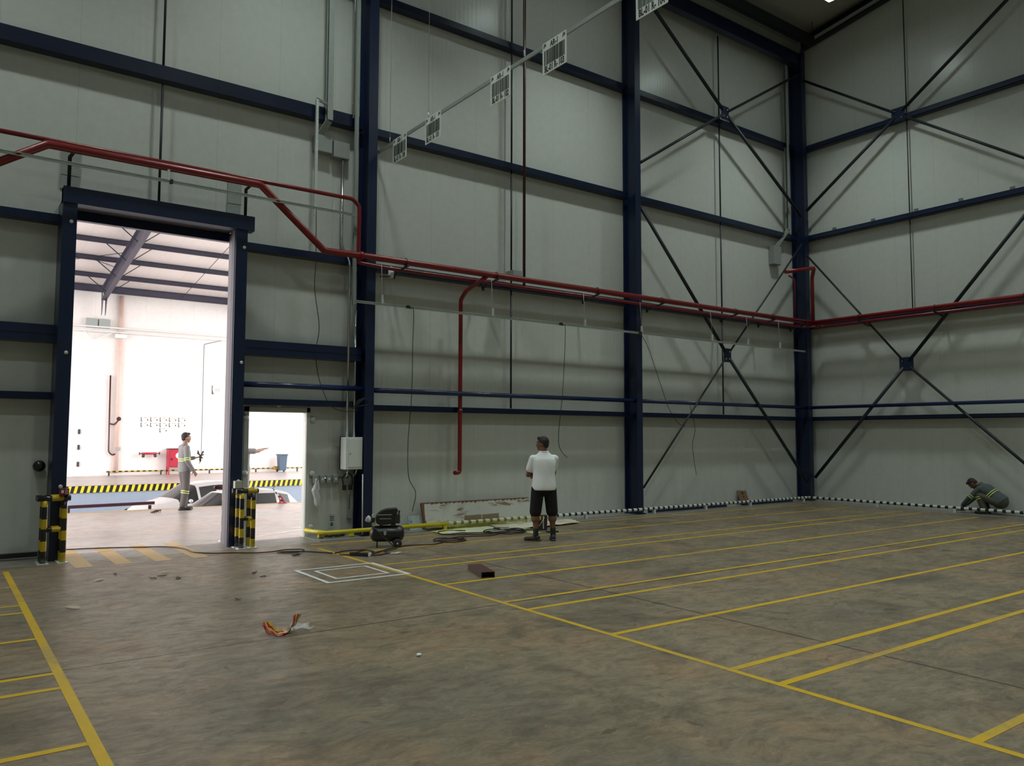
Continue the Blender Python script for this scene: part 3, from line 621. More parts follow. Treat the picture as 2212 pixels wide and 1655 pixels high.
for i in range(3): m.tube(spline([(5.72+.03*i,12.4,2.15),(5.8,12.38,2.3-.03*i),(5.95,12.4,2.34),(6.0,12.42,2.25),(5.8,12.4,2.2)]),.008,5)
tag(m.build('cable_tangle',BLACK),'small tangle of black cable tied to the left column above the switch box','cable')
# vertical ducts and conduits left of left column
e=empty('cable_tray',(5.28,12.7,6.9),'tall galvanised perforated tray running down from the roof to two wall boxes','cable tray')
MB().extr(C(.1,.1,.003),(5.29,12.62,7.15),(5.29,12.62,12.3),up=(0,1,0)).build('tray_riser',GALVM,e); MB().bar((5.29,12.62,7.15),(5.18,12.8,6.9),.1,.09,up=(0,1,0)).build('tray_bend',GALVM,e)
m=MB()
for i in range(90):
    z=7.2+i*.056; m.box(5.2385,12.5715,z,5.2455,12.5735,z+.03)
tag(m.build('slots',BLACK,e),kind='stuff')
e=empty('cable_channel',(5.06,12.6,5.4),'narrow galvanised channel bent over the beam left of the wall boxes','cable channel')
MB().extr(C(.045,.045,.003),(5.06,12.6,7.46),(5.06,12.6,5.44),up=(0,1,0)).build('channel_down',GALV,e); MB().extr(C(.04,.04,.003),(5.04,12.6,7.47),(5.27,12.6,7.42)).build('channel_across',GALV,e)
for i,(x,z) in enumerate(((5.1,6.62),(5.43,6.58))):
    o=MB().box(x,12.72,z,x+.3,12.88,z+.29).build('wall_box',GREYP,bevel=.008); tag(o,('left' if i==0 else 'right')+' of two square grey boxes high on the wall below the cable tray','box','grey boxes below the cable tray')
MBc=MB().tube(fillet([(5.62,12.76,6.58),(5.62,12.76,5.0),(5.72,12.62,4.75),(5.72,12.62,1.66)],.12),.022,10)
tag(MBc.build('conduit',CHROME),'left of two galvanised conduits dropping to the white switch box','conduit','conduits above the switch box')
tag(MB().tube([(5.86,12.64,3.9),(5.86,12.64,1.66)],.02,10).build('conduit',CHROME),'right of two galvanised conduits dropping to the white switch box','conduit','conduits above the switch box')
o=MB().extr(C(.06,.05,.003),(5.8,12.6,3.98),(5.8,12.6,12.2),up=(0,1,0)).build('riser_channel',GALVM); tag(o,'long galvanised channel beside the left column up to the roof','cable channel')
o=MB().tube([(5.74,12.62,7.3),(5.74,12.62,12.2)],.016,8).build('conduit',CHROME); tag(o,'thin bright conduit beside the long channel near the roof by the left column','conduit')
# switch box, sockets, bag
e=empty('switch_box',(5.85,12.7,1.14),'white electrical cabinet on the wall beside the left column','electrical box')
MB().box(5.65,12.5,1.13,5.96,12.72,1.68).build('cabinet',WHITEP,e,bevel=.006); MB().box(5.70,12.492,1.17,5.945,12.5,1.65).build('door',WHITEP,e,bevel=.003); MB().box(5.72,12.485,1.38,5.74,12.493,1.41).build('lock',GREYP,e)
MB().box(5.64,12.72,1.12,5.97,12.74,1.69).build('back_plate',BLACK,e)
e=empty('socket_row',(5.4,12.86,.9),'row of four small grey wall sockets below the switch box','socket')
for x in (5.25,5.37,5.49,5.61):
    b=MB().box(x-.042,12.8,.9,x+.042,12.879,1.03).build('socket',GREYP,e,bevel=.005); MB().box(x-.018,12.794,.945,x+.018,12.8,.985).build('socket_face',WHITEP,b)
MB().tube([(5.22,12.85,.97),(5.86,12.85,.98)],.014,8).build('conduit_link',CHROME,e)
MB().tube(fillet([(5.75,12.62,1.13),(5.75,12.66,1.0),(5.7,12.85,.98)],.05),.018,8).build('conduit_bend',CHROME,e)
e=empty('low_socket',(5.88,12.8,.26),'grey double socket low on the wall fed by a thin conduit','socket')
MB().box(5.85,12.8,.27,5.93,12.879,.42).build('socket',GREYP,e,bevel=.005); MB().tube(fillet([(5.92,12.62,1.13),(5.92,12.7,1.02),(5.88,12.84,.98),(5.88,12.84,.42)],.05),.016,8).build('conduit_drop',CHROME,e)
e=empty('cable_lead',(5.8,12.7,.8),'short looped black cable with two plugs hanging under the switch box','cable')
MB().tube(spline([(5.72,12.72,.84),(5.70,12.72,.98),(5.78,12.7,1.06),(5.86,12.7,1.0),(5.87,12.7,.86)]),.012,8).build('loop',BLACK,e)
for x in (5.73,5.84): MB().box(x-.03,12.69,.77,x+.03,12.74,.86).build('plug',BLACKP,e,bevel=.004)
m=MB(); 
prof=[(5.21,.96,.012),(5.22,.88,.03),(5.2,.78,.055),(5.245,.66,.06),(5.25,.56,.055),(5.24,.52,.02)]
for i in range(len(prof)-1): m.caps((prof[i][0]+.03,12.79,prof[i][1]),prof[i][2],(prof[i+1][0]+.03,12.79,prof[i+1][1]),prof[i+1][2])
m.caps((5.3,12.8,.96),.01,(5.29,12.79,.8),.03)
tag(m.build('plastic_bag',BAGM,remesh=.012,smooth=2),'crumpled white plastic bag hanging from the leftmost grey socket','bag')
o=MB().box(5.52,12.874,.12,5.64,12.8795,.36).build('sticker',mat('sticker_white',(.5,.54,.52),.5)); tag(o,'small wall sticker with a green down arrow beside the small door','sticker')
MB().add([(5.565,12.872,.22),(5.595,12.872,.22),(5.595,12.872,.19),(5.62,12.872,.19),(5.58,12.872,.14),(5.54,12.872,.19),(5.565,12.872,.19)],[tuple(range(7))]).build('green_arrow',GREEN,o)
for k in range(3): MB().box(5.545,12.872,.25+k*.03,5.62,12.8735,.262+k*.03).build('dark_print',INK,o)
tag(MB().tube([(5.94,12.42,.03),(5.93,12.42,1.05)],.009,8).build('thin_tube',WHITEP),'thin white tube standing against the left column','tube')
o=MB().lathe([(.075,0),(.08,.02),(.07,.07),(.03,.10)],(1.2,12.85,1.27),(0,-1,0)).build('siren',BLACKP); tag(o,'round black dome fixed to the wall left of the tall door','siren')
# corner cable box
e=empty('corner_cable_tray',(18.35,12.6,6.0),'galvanised perforated tray running down the corner to a small box','cable tray')
MB().extr(C(.11,.08,.003),(18.6,12.66,7.35),(18.6,12.66,12.0),up=(0,1,0)).build('tray_riser',GALVM,e)
m=MB()
for i in range(80): m.box(18.535,12.618,7.4+i*.056,18.545,12.6195,7.43+i*.056)
tag(m.build('slots',BLACK,e),kind='stuff')
MB().bar((18.6,12.66,7.35),(18.2,12.76,6.85),.09,.05,up=(0,1,0)).build('tray_bend',GALVM,e)
MB().box(18.0,12.7,6.35,18.32,12.87,6.85).build('box',GREYP,e,bevel=.01)
MB().extr([( -.05,-.02),(.05,-.02),(.05,.02),(-.05,.02)],(XW-.3,12.4,12.66),(XW-.3,-4,12.66+SL*16.4)).build('gable_tray',GALVM,e)
rod((18.9,12.0,12.35),(18.9,12.0,13.05),.008,'thin black drop wire with a small weight near the roof corner','hanging_wire',BLACK,'wire',None)
# ================================================================ SIGN BAR
XS=6.3; ZS=6.82
e=empty('sign_rail',(XS,8,ZS),'long grey rail with barcode signs, sloping away overhead to the back wall','rail')
MB().box(XS-.012,-2,ZS,XS+.012,12.86,ZS+.055).build('rail_bar',GALVM,e)
for y in (12.3,10.95,8.35,5.5,2.5): MB().tube([(XS,y,ZS+.08),(XS,y,12.9+SL*(12.9-y))],.0035,5).build('suspension_wire',GALV,e); MB().tube([(XS,y,ZS+.08),(XS,y,ZS+.16)],.008,6).build('wire_clamp',GALV,e)
RX=Matrix(((0,0,-1,0),(-1,0,0,0),(0,1,0,0),(0,0,0,1)))  # text x -> -Y, text y -> Z, faces -X
for i,(y0,nm) in enumerate(((12.14,'100'),(11.01,'101'),(9.13,'102'),(7.92,'103'),(6.2,'104'))):
    yc=y0-.24; zt=ZS+.06; w2=.243; xx=XS-.016
    e=empty('barcode_sign',(xx,yc,zt-.43),f'white hanging barcode sign, {ordw[i]} along the overhead rail counted from the back wall','sign','barcode signs on the overhead rail')
    MB().box(xx-.003,yc-w2,zt-.43,xx+.003,yc+w2,zt).build('board',SIGNW,e)
    m=MB(); rnd=random.Random(int(nm)); y=yc+.21
    while y>yc-.21:
        bw=rnd.choice((.004,.006,.009,.013)); m.box(xx-.0045,y-bw,zt-.315,xx-.003,y,zt-.115); y-=bw+rnd.choice((.004,.005,.008))
    m.build('barcode',INK,e)
    text('AR-1',.11,(xx-.004,yc,zt-.062),RX,INK,e,bold=.003,sx=.72); text('BL-01 R- '+nm,.118,(xx-.004,yc,zt-.372),RX,INK,e,sx=.64,bold=.004)
    for s in (-1,1):
        a=MB(); cy=yc-s*.195
        a.tube(spline([(xx-.004,cy+.022,zt-.075),(xx-.004,cy+.02,zt-.05),(xx-.004,cy-.005,zt-.04),(xx-.004,cy-.022,zt-.05)]),.004,5)
        a.tube(spline([(xx-.004,cy+.022,zt-.03),(xx-.004,cy-.012,zt-.022),(xx-.004,cy-.02,zt-.045),(xx-.004,cy+.0,zt-.06)]),.004,5); a.build('curl_mark',INK,e)
# ================================================================ LAMPS
k=0
for iy,y in enumerate(LAMPY):
    for ix,x in enumerate(LAMPX):
        z=12.05
        e=empty('highbay_lamp',(x,y,z),f"ceiling lamp, {ordw[ix]} from the left in the {['row nearest the back wall','middle row','row nearest the viewer'][iy]}",'lamp','hall ceiling lamps')
        MB().box(x-.34,y-.2,z,x+.34,y+.2,z+.06).build('housing',GREYP,e,bevel=.01)
        MB().box(x-.31,y-.17,z-.012,x+.31,y+.17,z-.001).build('lens',LAMPE,e)
        for s in (-.28,.28): MB().tube([(x+s,y,z+.05),(x+s,y,12.93+SL*(12.98-y))],.004,5).build('suspension_wire',DKGREY,e)
        area('lamp_light',(x,y,z-.02),(.62,.34),(0,0,0),LAMPW,LAMPC,spread=R(108))
# ================================================================ GUARD RAILS
YG=12.38; ZG=.105
e=empty('floor_guard_rail',(14,YG,0),'low black and white striped floor rail along the back and right walls','guard rail')
MB().band((7.62,YG,.115),(18.78,YG,ZG),.034,.1,.062,start=0).build('back_run',[WBAND,KBAND],e)
MB().band((18.8,YG,ZG),(18.8,-2,ZG),.034,.1,.072,start=0).build('right_run',[WBAND,KBAND],e)
for x in (9.44,10.96,12.97,14.7,16.36,18.6): MB().box(x-.03,YG-.03,0,x+.03,YG+.03,ZG).build('post',WBAND,e)
for y in (10.45,8.63,6.8,5): MB().box(18.77,y-.03,0,18.83,y+.03,ZG).build('post',WBAND,e)
e=empty('yellow_guard_rail',(6.4,YG,0),'low plain yellow floor rail bending round beside the small door','guard rail')
MB().tube(fillet([(5.05,12.75,.13),(5.26,YG,.105),(7.6,YG,.115)],.05),.036,12).build('rail',YPIPE,e)
for x,y in ((5.22,12.5),(5.72,YG),(6.1,YG),(7.55,YG)): MB().box(x-.035,y-.03,0.022 if x<5.8 else 0,x+.035,y+.03,.1).build('post',YPIPE,e)
for x,y in ((5.22,12.5),(5.72,YG)): MB().box(x-.04,y-.035,0,x+.04,y+.035,.022).build('foot',BLACK,e)
m=MB(); 
m.tube([(7.45,YG,.112),(7.9,YG,.108),(8.5,YG,.112),(9.2,YG,.107),(10.0,YG,.11)],.045,10)
for i in range(14):
    x=7.6+i*.17; m.add([(x,YG-.045,.10),(x+.17,YG-.045,.10),(x+.19,YG-.06-.02*random.random(),.01),(x-.01,YG-.06,.012)],[(0,1,2,3)])
tag(m.build('plastic_wrap',WRAP),'yellow-stained plastic film wrapped round the striped floor rail','plastic film')
for i,(a,b) in enumerate(((13.0,15.7),(16.35,18.4))):
    o=MB().extr([(-.04,-.03),(.04,-.03),(.04,.03),(-.04,.03)],(a,12.6,.03),(b,12.6,.03)).build('steel_bar',BLUE); tag(o,('longer' if i==0 else 'shorter')+' dark steel bar lying on the floor behind the striped rail near the corner','steel bar','bars lying behind the rail')
o=MB().box(12.72,12.55,0,12.95,12.75,.1).build('concrete_block',mat('pale_block',(.5,.53,.5),.8)); tag(o,'small pale block on the floor at the foot of the middle column','block')
# floor cable duct left wall foot
o=MB().box(-4,12.74,.03,1.22,12.82,.09).build('floor_pipe',BLACK); tag(o,'black pipe along the foot of the wall left of the tall door','pipe')
# striped bollard cages at the door jambs
def cage(x0,x1,y0,y1,H,lab):
    e=empty('striped_barrier',((x0+x1)/2,y0,0),lab,'bollard frame','striped bollard frames at the tall door')
    r=.038
    for j,(x,y) in enumerate(((x0,y0),(x1,y0),(x0,y1),(x1,y1))):
        p=[(x,y,.01)]; z=.02; b=[]; kk=j%2; L=[.13,.16,.13,.15]
        MB().band((x,y,.01),(x,y,H-.03),r,.16,.13,start=kk).build('post',[KBAND,YBAND],e)
        MB().box(x-.065,y-.065,0,x+.065,y+.065,.012).build('foot_plate',GALV,e)
    for y in (y0,y1):
        MB().band((x0-.09,y,H),(x1+.07,y,H),r,.17,.14,start=0).build('top_rail',[KBAND,YBAND],e)
        MB().band((x0,y,H*.52),(x1,y,H*.52),r*.85,.09,.1,start=0).build('mid_rail',[KBAND,YBAND],e)
    for x in (x0,x1): MB().band((x,y0,H),(x,y1,H),r,.12,.1,start=0).build('side_rail',[KBAND,YBAND],e)
    return e
cage(1.22,1.45,12.14,12.32,.86,'black and yellow striped tube frame guarding the left jamb of the tall door')
cage(3.80,3.97,12.1,12.3,.86,'black and yellow striped tube frame guarding the right jamb of the tall door')
e=empty('bollard',(3.83,13.12,0),'single slim black and yellow striped bollard just outside the right jamb','bollard')
MB().band((3.83,13.12,.01),(3.83,13.12,.84),.035,.15,.1,start=0).build('post',[KBAND,YBAND],e); MB().caps((3.70,13.12,.87),.04,(3.83,13.12,.87),.04).build('top_rail',[BRNP],e); MB().box(3.77,13.06,0,3.89,13.18,.012).build('foot_plate',GALV,e)
o=MB().box(1.38,12.06,.9,1.49,12.16,.99).build('alarm_call_box',mat('dark_red_box',(.18,.012,.012),.4),bevel=.003); tag(o,'small dark red box with pale lettering on top of the left striped frame','box')
for k_ in range(3): MB().box(1.44,12.055,.92+k_*.022,1.48,12.06,.928+k_*.022).build('pale_print',WHITEP,o)
MB().box(1.395,12.055,.93,1.425,12.06,.97).build('pale_symbol',WHITEP,o)
o=MB().box(3.72,12.2,.9,3.83,12.3,1.01).build('small_box',mat('cream_box',(.45,.44,.36),.6),bevel=.003); tag(o,'small cream box on top of the right striped frame','box')
# ================================================================ FLOOR THINGS
# white tape double square
e=empty('tape_square',(4.28,9.22,0),'double square outline of white tape on the floor, crossing the yellow line','floor tape')
def frame(x0,y0,x1,y1,t,nm):
    z=.0045; m=MB(); m.box(x0,y0,.003,x1,y0+t,z).box(x0,y1-t,.003,x1,y1,z).box(x0,y0+t,.003,x0+t,y1-t,z).box(x1-t,y0+t,.003,x1,y1-t,z); m.build(nm,TAPE,e)
frame(3.73,8.7,4.83,9.76,.05,'outer_square'); frame(3.92,8.9,4.64,9.58,.04,'inner_square')
# rusty C channel offcut
MB_=MB().extr(C(.18,.085,.006),(5.46,7.98,.05),(5.62,8.55,.05),up=(1,-.27,0)) if False else MB()
a=V((5.45,7.93,0));b=V((5.64,8.52,0)); MB_.extr([(-.085,0),(-.079,0),(-.079,.066),(.079,.066),(.079,0),(.085,0),(.085,.072),(-.085,.072)],a,b)
tag(MB_.build('steel_channel',RUSTC),'short red-brown steel channel offcut lying on the floor','steel channel')
# compressor
def compressor(loc,rz):
    e=empty('air_compressor',loc,'black portable air compressor with wheels standing on the floor by the left column','air compressor',rz=rz)
    B=lambda m,n,mt,p=e,**k: m.build(n,mt,p,local=True,**k)
    B(MB().lathe([(.01,-.262),(.07,-.25),(.105,-.225),(.122,-.18),(.125,0),(.122,.18),(.105,.225),(.07,.25),(.01,.262)],(0,0,.205),(1,0,0),28),'tank',BLACKP)
    for s in (-1,1): 
        wl=B(MB().lathe([(.03,-.018),(.062,-.018),(.068,-.008),(.068,.008),(.062,.018),(.03,.018)],(.15,s*.13,.068),(0,1,0),22),'wheel',TIRE); B(MB().lathe([(.014,-.022),(.014,.022)],(.15,s*.13,.068),(0,1,0),10),'wheel_hub',GALV,wl)
    B(MB().tube([(.15,-.13,.068),(.15,.13,.068)],.01,6).box(.12,-.09,.06,.18,.09,.1),'axle',BLACKP)
    B(MB().box(-.165,-.06,.0,-.145,.06,.095),'foot',BLACKP)
    # pump and motor
    B(MB().box(-.12,-.06,.325,-.07,.06,.36).box(.05,-.07,.32,.12,.07,.36),'mount',BLACKP)
    sh=[(-.17,.37),(-.185,.42),(-.18,.47),(-.15,.515),(-.09,.56),(-.02,.585),(.06,.592),(.12,.596),(.15,.59),(.152,.54),(.135,.51),(.10,.50),(.10,.42),(.08,.36),(-.02,.345),(-.12,.345)]
    B(MB().extr([(-x,z-.0) for x,z in sh][::-1],(0,.1,0),(0,-.1,0)),'shroud',BLACKP,bevel=.012)
    B(MB().bar((-.15,-.104,.5),(.06,-.104,.5),.006,.012).bar((-.12,-.104,.44),(.05,-.104,.44),.006,.01),'shroud_rib',GREYP)
    B(MB().box(.08,-.075,.36,.19,.075,.5),'cylinder_block',DKGREY,bevel=.015)
    for k in range(5): B(MB().box(.1+k*.018,-.08,.37,.106+k*.018,.08,.49),'cooling_fin',DKGREY)
    B(MB().tube([(.17,-.04,.48),(.175,-.04,.54)],.012,8).lathe([(.014,0),(.014,.03)],(.175,-.04,.53),(0,0,1)),'air_filter',BLACKP)
    B(MB().box(-.25,-.04,.37,-.19,.04,.45),'pressure_switch',BLACKP,bevel=.006)
    g=B(MB().lathe([(.022,0),(.022,.02)],(-.2,-.06,.365),(0,-1,0)),'gauge',YBAND)
    B(MB().tube(spline([(-.22,0,.45),(-.23,0,.48),(-.215,0,.5)]),.012,6),'valve',GALV)
    B(MB().tube(fillet([(.17,.05,.4),(.22,.05,.4),(.22,.05,.33),(.18,.05,.3)],.02),.008,6),'air_pipe',GALV)
    B(MB().tube(spline([(-.25,-.1,.36),(-.18,-.14,.28),(-.05,-.16,.16),(.02,-.17,.1),(.1,-.2,.03)]),.009,6),'hose',BLACK)
    B(MB().add([(-.06,-.1275,.26),(-.02,-.1275,.26),(-.02,-.129,.205),(-.04,-.129,.19),(-.06,-.129,.205)],[(4,3,2,1,0)]),'label_shield',GREYP)
    # crumpled paper cup-like plastic on the regulator
    return e
CP=(5.69,11.02,0); compressor(CP,R(-25))
m=MB(); c0=V(CP)+V((math.cos(R(-25))*-.29,math.sin(R(-25))*-.29,.43))
for i in range(9):
    a=i*2*PI/9; m.caps(c0,.028,c0+V((.045*math.cos(a),.02*math.sin(a*2),.045*math.sin(a))),.012,8)
tag(m.build('crumpled_plastic',WHITEP,remesh=.008),'crumpled white plastic wrapped over the left end of the compressor','plastic')
tag(MB().add([V(CP)+V(p) for p in ((-.32,.12,.38),(-.2,.07,.38),(-.2,.07,.33),(-.25,.1,.29))],[(0,1,2,3)]).bar(V(CP)+V((-.32,.13,.375)),V(CP)+V((-.2,.08,.375)),.02,.01).build('yellow_flag',YPIPE),'yellow plastic flap under the crumpled plastic at the compressor','plastic') if False else None
# red tool behind guard rail
e=empty('angle_grinder',(5.5,12.55,0),'red and black power tool lying behind the yellow rail by the wall','power tool')
MB().caps((5.6,12.6,.06),.045,(5.68,12.58,.06),.04).build('red_body',RUBY,e,bevel=0); MB().caps((5.45,12.62,.05),.025,(5.58,12.6,.055),.03).build('black_handle',BLACK,e)
o=MB().tube([(5.5+.17*math.cos(a*PI/10),12.6+.1*math.sin(a*PI/10),.015+.02*(a%3)) for a in range(52)],.014,6).build('cable_coil',BLACK); tag(o,'coil of black cable on the floor behind the yellow rail','cable')
o=MB().box(5.08,12.15,.001,5.85,12.86,.012).build('metal_sheet',mat('dull_sheet',(.2,.21,.2),.5)); tag(o,'flat dark sheet on the floor under the yellow rail','sheet')
# extension cords
def cable(pts,lab,r=.008,name='extension_cord',n=6,m_=None):
    o=MB().tube(spline([(p[0],p[1],(p[2] if len(p)>2 else r+.003)) for p in pts],n),r,6).build(name,m_ or BLACK); return tag(o,lab,'cord')
CORDM=mat('dark_brown_cord',(.035,.014,.012),.5)
cable([(.9,13.7),(1.63,13.42),(2.1,13.3),(2.57,13.07),(2.9,12.9),(3.07,12.6),(3.1,12.35),(3.12,12.05),(3.3,11.8),(3.54,11.69),(3.8,11.5),(4.05,11.46),(4.25,11.55),(4.45,11.5),(4.5,11.36),(4.35,11.22),(4.15,11.25),(4.12,11.4),(4.4,11.15,.022),(4.72,10.83)],'long brown extension cord crossing the tall doorway with one small loop',.009,m_=CORDM)
e=empty('power_strip',(4.93,10.38,0),'black extension power strip with cord coil on the floor left of the compressor','power strip')
MB().bar((4.85,10.52,.025),(5.03,10.27,.025),.055,.045).build('socket_block',BLACKP,e,bevel=.004)
for k in range(4): MB().bar((4.875+.04*k,10.487-.055*k,.049),(4.895+.04*k,10.46-.055*k,.049),.04,.004).build('outlet',DKGREY,e)
MB().bar((5.025,10.277,.03),(5.04,10.257,.03),.06,.05).build('end_cap',WHITEP,e,bevel=.003)
MB().tube(spline([(4.74,10.8,.012),(4.95,10.92,.012),(5.2,10.85,.012),(5.28,10.65,.012),(5.1,10.5,.014),(4.85,10.52,.014),(4.75,10.62,.014),(4.82,10.78,.03),(5.05,10.8,.03),(5.2,10.72,.03),(5.0,10.6,.03),(4.87,10.52,.03)]),.009,6).build('cord_coil',CORDM,e)
MB().tube(spline([(5.04,10.26,.02),(5.2,10.3,.01),(5.35,10.36,.01)]),.009,6).build('plug_lead',CORDM,e)
def coil(cx,cy,rx,ry,rz,turns=3,r=.009):
    out=[]
    for i in range(int(turns*8)+1):
        a=i*2*PI/8; k=1-.12*math.sin(i*.9); x=rx*math.cos(a)*k; y=ry*math.sin(a)*k; c,s=math.cos(rz),math.sin(rz)
        out.append((cx+x*c-y*s,cy+x*s+y*c,.012+.014*(i//8)+.006*(i%3)))
    return out
cable([(5.1,10.4,.012),(5.55,10.72,.012),(5.72,10.78,.012),(5.99,10.92,.012),(6.3,10.8,.012),(6.5,10.83,.012),(6.8,11.05,.012)]+coil(6.82,11.0,.25,.19,R(-20),2.2)+[(6.9,11.2,.02),(7.3,11.33,.012),(7.7,11.2,.012),(8.0,11.3,.012),(8.35,11.5,.012)],'brown extension cord with a small coil right of the compressor',.009,m_=CORDM)
cable([(7.72,11.95,.02),(7.5,12.12,.02),(7.25,12.1,.02),(7.15,11.8,.012),(7.4,11.6,.012),(7.8,11.4,.014),(8.1,11.42,.014)]+coil(8.25,11.45,.36,.26,R(-25),2.2)+[(8.5,11.7,.03),(8.3,11.9,.03),(8.6,11.85,.03)],'dark extension cord coiled on the floor left of the white-shirted man',.009)
cable([(5.7,10.7,.006),(5.4,10.55,.006),(5.45,10.4,.006),(5.35,10.35,.006)],'thin cable end on the floor beside the compressor',.005,'thin_cable')
# sheets on the floor
def sheet(pts,mt,name,lab,cat,z=.01,amp=.012,nx=14):
    # pts: 4 corners, bilinear with jitter
    a,b,c,d=[V((p[0],p[1],0)) for p in pts]; m=MB(); vs=[];fs=[]; ny=6; rn=random.Random(len(lab))
    for j in range(ny+1):
        for i in range(nx+1):
            u=i/nx;v=j/ny; p=(a*(1-u)+b*u)*(1-v)+(d*(1-u)+c*u)*v
            if i in(0,nx) or j in(0,ny): p=p+V((rn.uniform(-.03,.03),rn.uniform(-.04,.04),0))
            p.z=z+amp*rn.random(); vs.append(p)
    for j in range(ny):
        for i in range(nx): q=j*(nx+1)+i; fs.append((q,q+1,q+nx+2,q+nx+1))
    m.add(vs,fs,0,True); o=m.build(name,mt); s=o.modifiers.new('solid','SOLIDIFY'); s.thickness=.003; s.offset=1; return tag(o,lab,cat)
sheet([(7.15,11.85),(8.9,11.55),(8.95,12.6),(7.2,12.3)],SHEETY,'protective_sheet','crumpled whitish sheet with yellow paint stains on the floor at the leaned panel','sheet',z=.004)
sheet([(8.3,11.62),(10.25,11.75),(10.6,12.5),(8.6,12.62)],SHEETW,'kraft_sheet','creased beige paper sheet on the floor behind the white-shirted man','sheet',z=.022,amp=.01)
sheet([(7.25,12.42),(8.6,12.42),(8.6,12.62),(7.25,12.6)],mat('yellow_stained_paper',(.5,.45,.1),.8),'stained_paper','yellow-stained paper strip under the striped floor rail','paper',z=.035,amp=.02)
# leaned panel
e=empty('leaned_panel',(8.5,12.75,0),'long dirty white panel with rust-brown edges leaning on the back wall','panel')
T=Matrix.Translation((8.5,12.60,.035))@Matrix.Rotation(R(-20),4,'X')
m=MB(); m.box(-1.23,0,0,1.25,.03,.46,mtx=T); m.build('panel_face',OLDP,e)
m=MB(); m.box(-1.235,-.003,.452,1.255,.033,.468,mtx=T); 
for i in range(26):
    x=-1.22+i*.095; d=.01+.035*random.random(); m.add([T@V((x,-.004,.455)),T@V((x+.1,-.004,.455)),T@V((x+.03*random.random(),-.004,.455-d))],[(0,2,1)])
m.build('rusty_top_edge',RUSTE,e); m=MB(); m.box(-1.238,-.003,-.0,-1.228,.033,.46,mtx=T).add([T@V((-1.235,-.004,.46)),T@V((-1.17,-.004,.44)),T@V((-1.19,-.004,.3)),T@V((-1.2,-.004,.15)),T@V((-1.18,-.004,.08)),T@V((-1.2,-.004,0)),T@V((-1.235,-.004,0))],[tuple(range(7))[::-1]]).build('rusty_end',RUSTE,e)
o=MB().box(7.28,12.47,0,9.0,12.53,.08).build('timber_batten',mat('pale_wood',(.42,.37,.26),.8)); tag(o,'pale timber batten on the floor in front of the leaned panel','timber')
for i,(x,lab) in enumerate(((8.02,'left'),(8.42,'right'))):
    o=MB().bar((x,12.44,.14),(x+.37,12.44,.145),.02,.17,up=(0,0,1)).build('cardboard_piece',CARD); o.location.z=.06; tag(o,f'{lab} of two brown cardboard pieces propped in front of the leaned panel','cardboard','cardboard pieces')
T=Matrix.Translation((7.12,12.66,.002))@Matrix.Rotation(R(-22),4,'X')
o=MB().box(-.13,0,0,.13,.012,.27,mtx=T).build('marbled_board',MARB); tag(o,'small grey marbled board leaning on the wall left of the long panel','board')
T=Matrix.Translation((16.6,12.69,.002))@Matrix.Rotation(R(-22),4,'X')@Matrix.Rotation(R(3),4,'Y')
e=MB().box(-.17,0,0,.17,.015,.37,mtx=T).build('brown_board',MDF); tag(e,'small brown board with two holes leaning on the back wall near the corner','board')
MB().lathe([(.035,0),(.035,.002)],T@V((0,-.002,.3)),T.to_3x3()@V((0,-1,0)),12).build('hole',BLACK,e); MB().lathe([(.02,0),(.02,.002)],T@V((0,-.002,.2)),T.to_3x3()@V((0,-1,0)),12).build('hole',BLACK,e)
# bag of paint / box between man's legs
e=empty('paint_box',(9.0,11.3,0),'dark box with a yellow label standing on the floor behind the man\'s legs','box')
T=Matrix.Translation((8.98,11.4,0))@Matrix.Rotation(R(-38),4,'Z')
MB().box(-.13,-.06,0,.13,.06,.27,mtx=T).build('box_body',mat('dark_purple_card',(.035,.02,.03),.5),e,bevel=.004)
MB().box(-.12,-.063,.19,.02,-.06,.255,mtx=T).build('yellow_label',YPIPE,e); MB().box(.05,-.064,.03,.07,-.06,.26,mtx=T).build('pale_stripe',SHEETW,e)
MB().tube([T@V(p) for p in ((-.1,-.07,.05),(0,-.09,.1),(.08,-.08,.24))],.004,5).build('cord',WHITEP,e)
o=MB().box(8.55,11.05,.001,8.75,11.3,.006).build('yellow_paper',mat('yellow_paper',(.6,.6,.2),.8)); tag(o,'small yellow sheet on the floor beside the man\'s left shoe','paper')
o=MB().box(8.86,10.95,.001,9.05,11.08,.02).build('dark_scraper',BLACK); tag(o,'flat black scrap on the floor between the man\'s shoes and the dark box','scrap')
# wrapper
m=MB(); A0=V((2.40,6.9,0)); pts=[]
for i in range(13):
    t=i/12; ang=R(200)+R(150)*t; pts.append(V((2.50+.15*math.cos(ang),6.80+.02*t+.12*math.sin(ang)*.4,.19+.16*math.sin(ang))))
vs=[];fs=[]
for i,p in enumerate(pts):
    wdt=.2*(1-.3*abs(i-6)/6); 
    for j,o_ in enumerate((-.5,-.2,0,.2,.5)): vs.append(V((p.x+o_*.12,p.y+o_*wdt+.008*math.sin(i*1.7+j),max(.004,p.z-.03+.012*math.sin(i*2.1+j*1.3)))))
for i in range(12):
    for j in range(4): q=i*5+j; fs.append((q,q+1,q+6,q+5)); 
m.add(vs,fs,0,True)
for k_ in range(len(fs)): m.m[k_]=(0,1,0,1)[k_%4] if k_%4 in(1,3) else 0
WRP=[mat('wrapper_red',(.28,.012,.01),.25),mat('wrapper_gold',(.45,.30,.05),.25)]
o=m.build('snack_wrapper',WRP); s=o.modifiers.new('solid','SOLIDIFY'); s.thickness=.003; tag(o,'curled red and gold snack wrapper standing on the floor','wrapper')
o=sheet([(2.52,6.62),(2.72,6.7),(2.74,6.9),(2.58,6.86)],CLEARF,'clear_film','scrap of clear plastic film beside the red wrapper','plastic',amp=.05,nx=5)
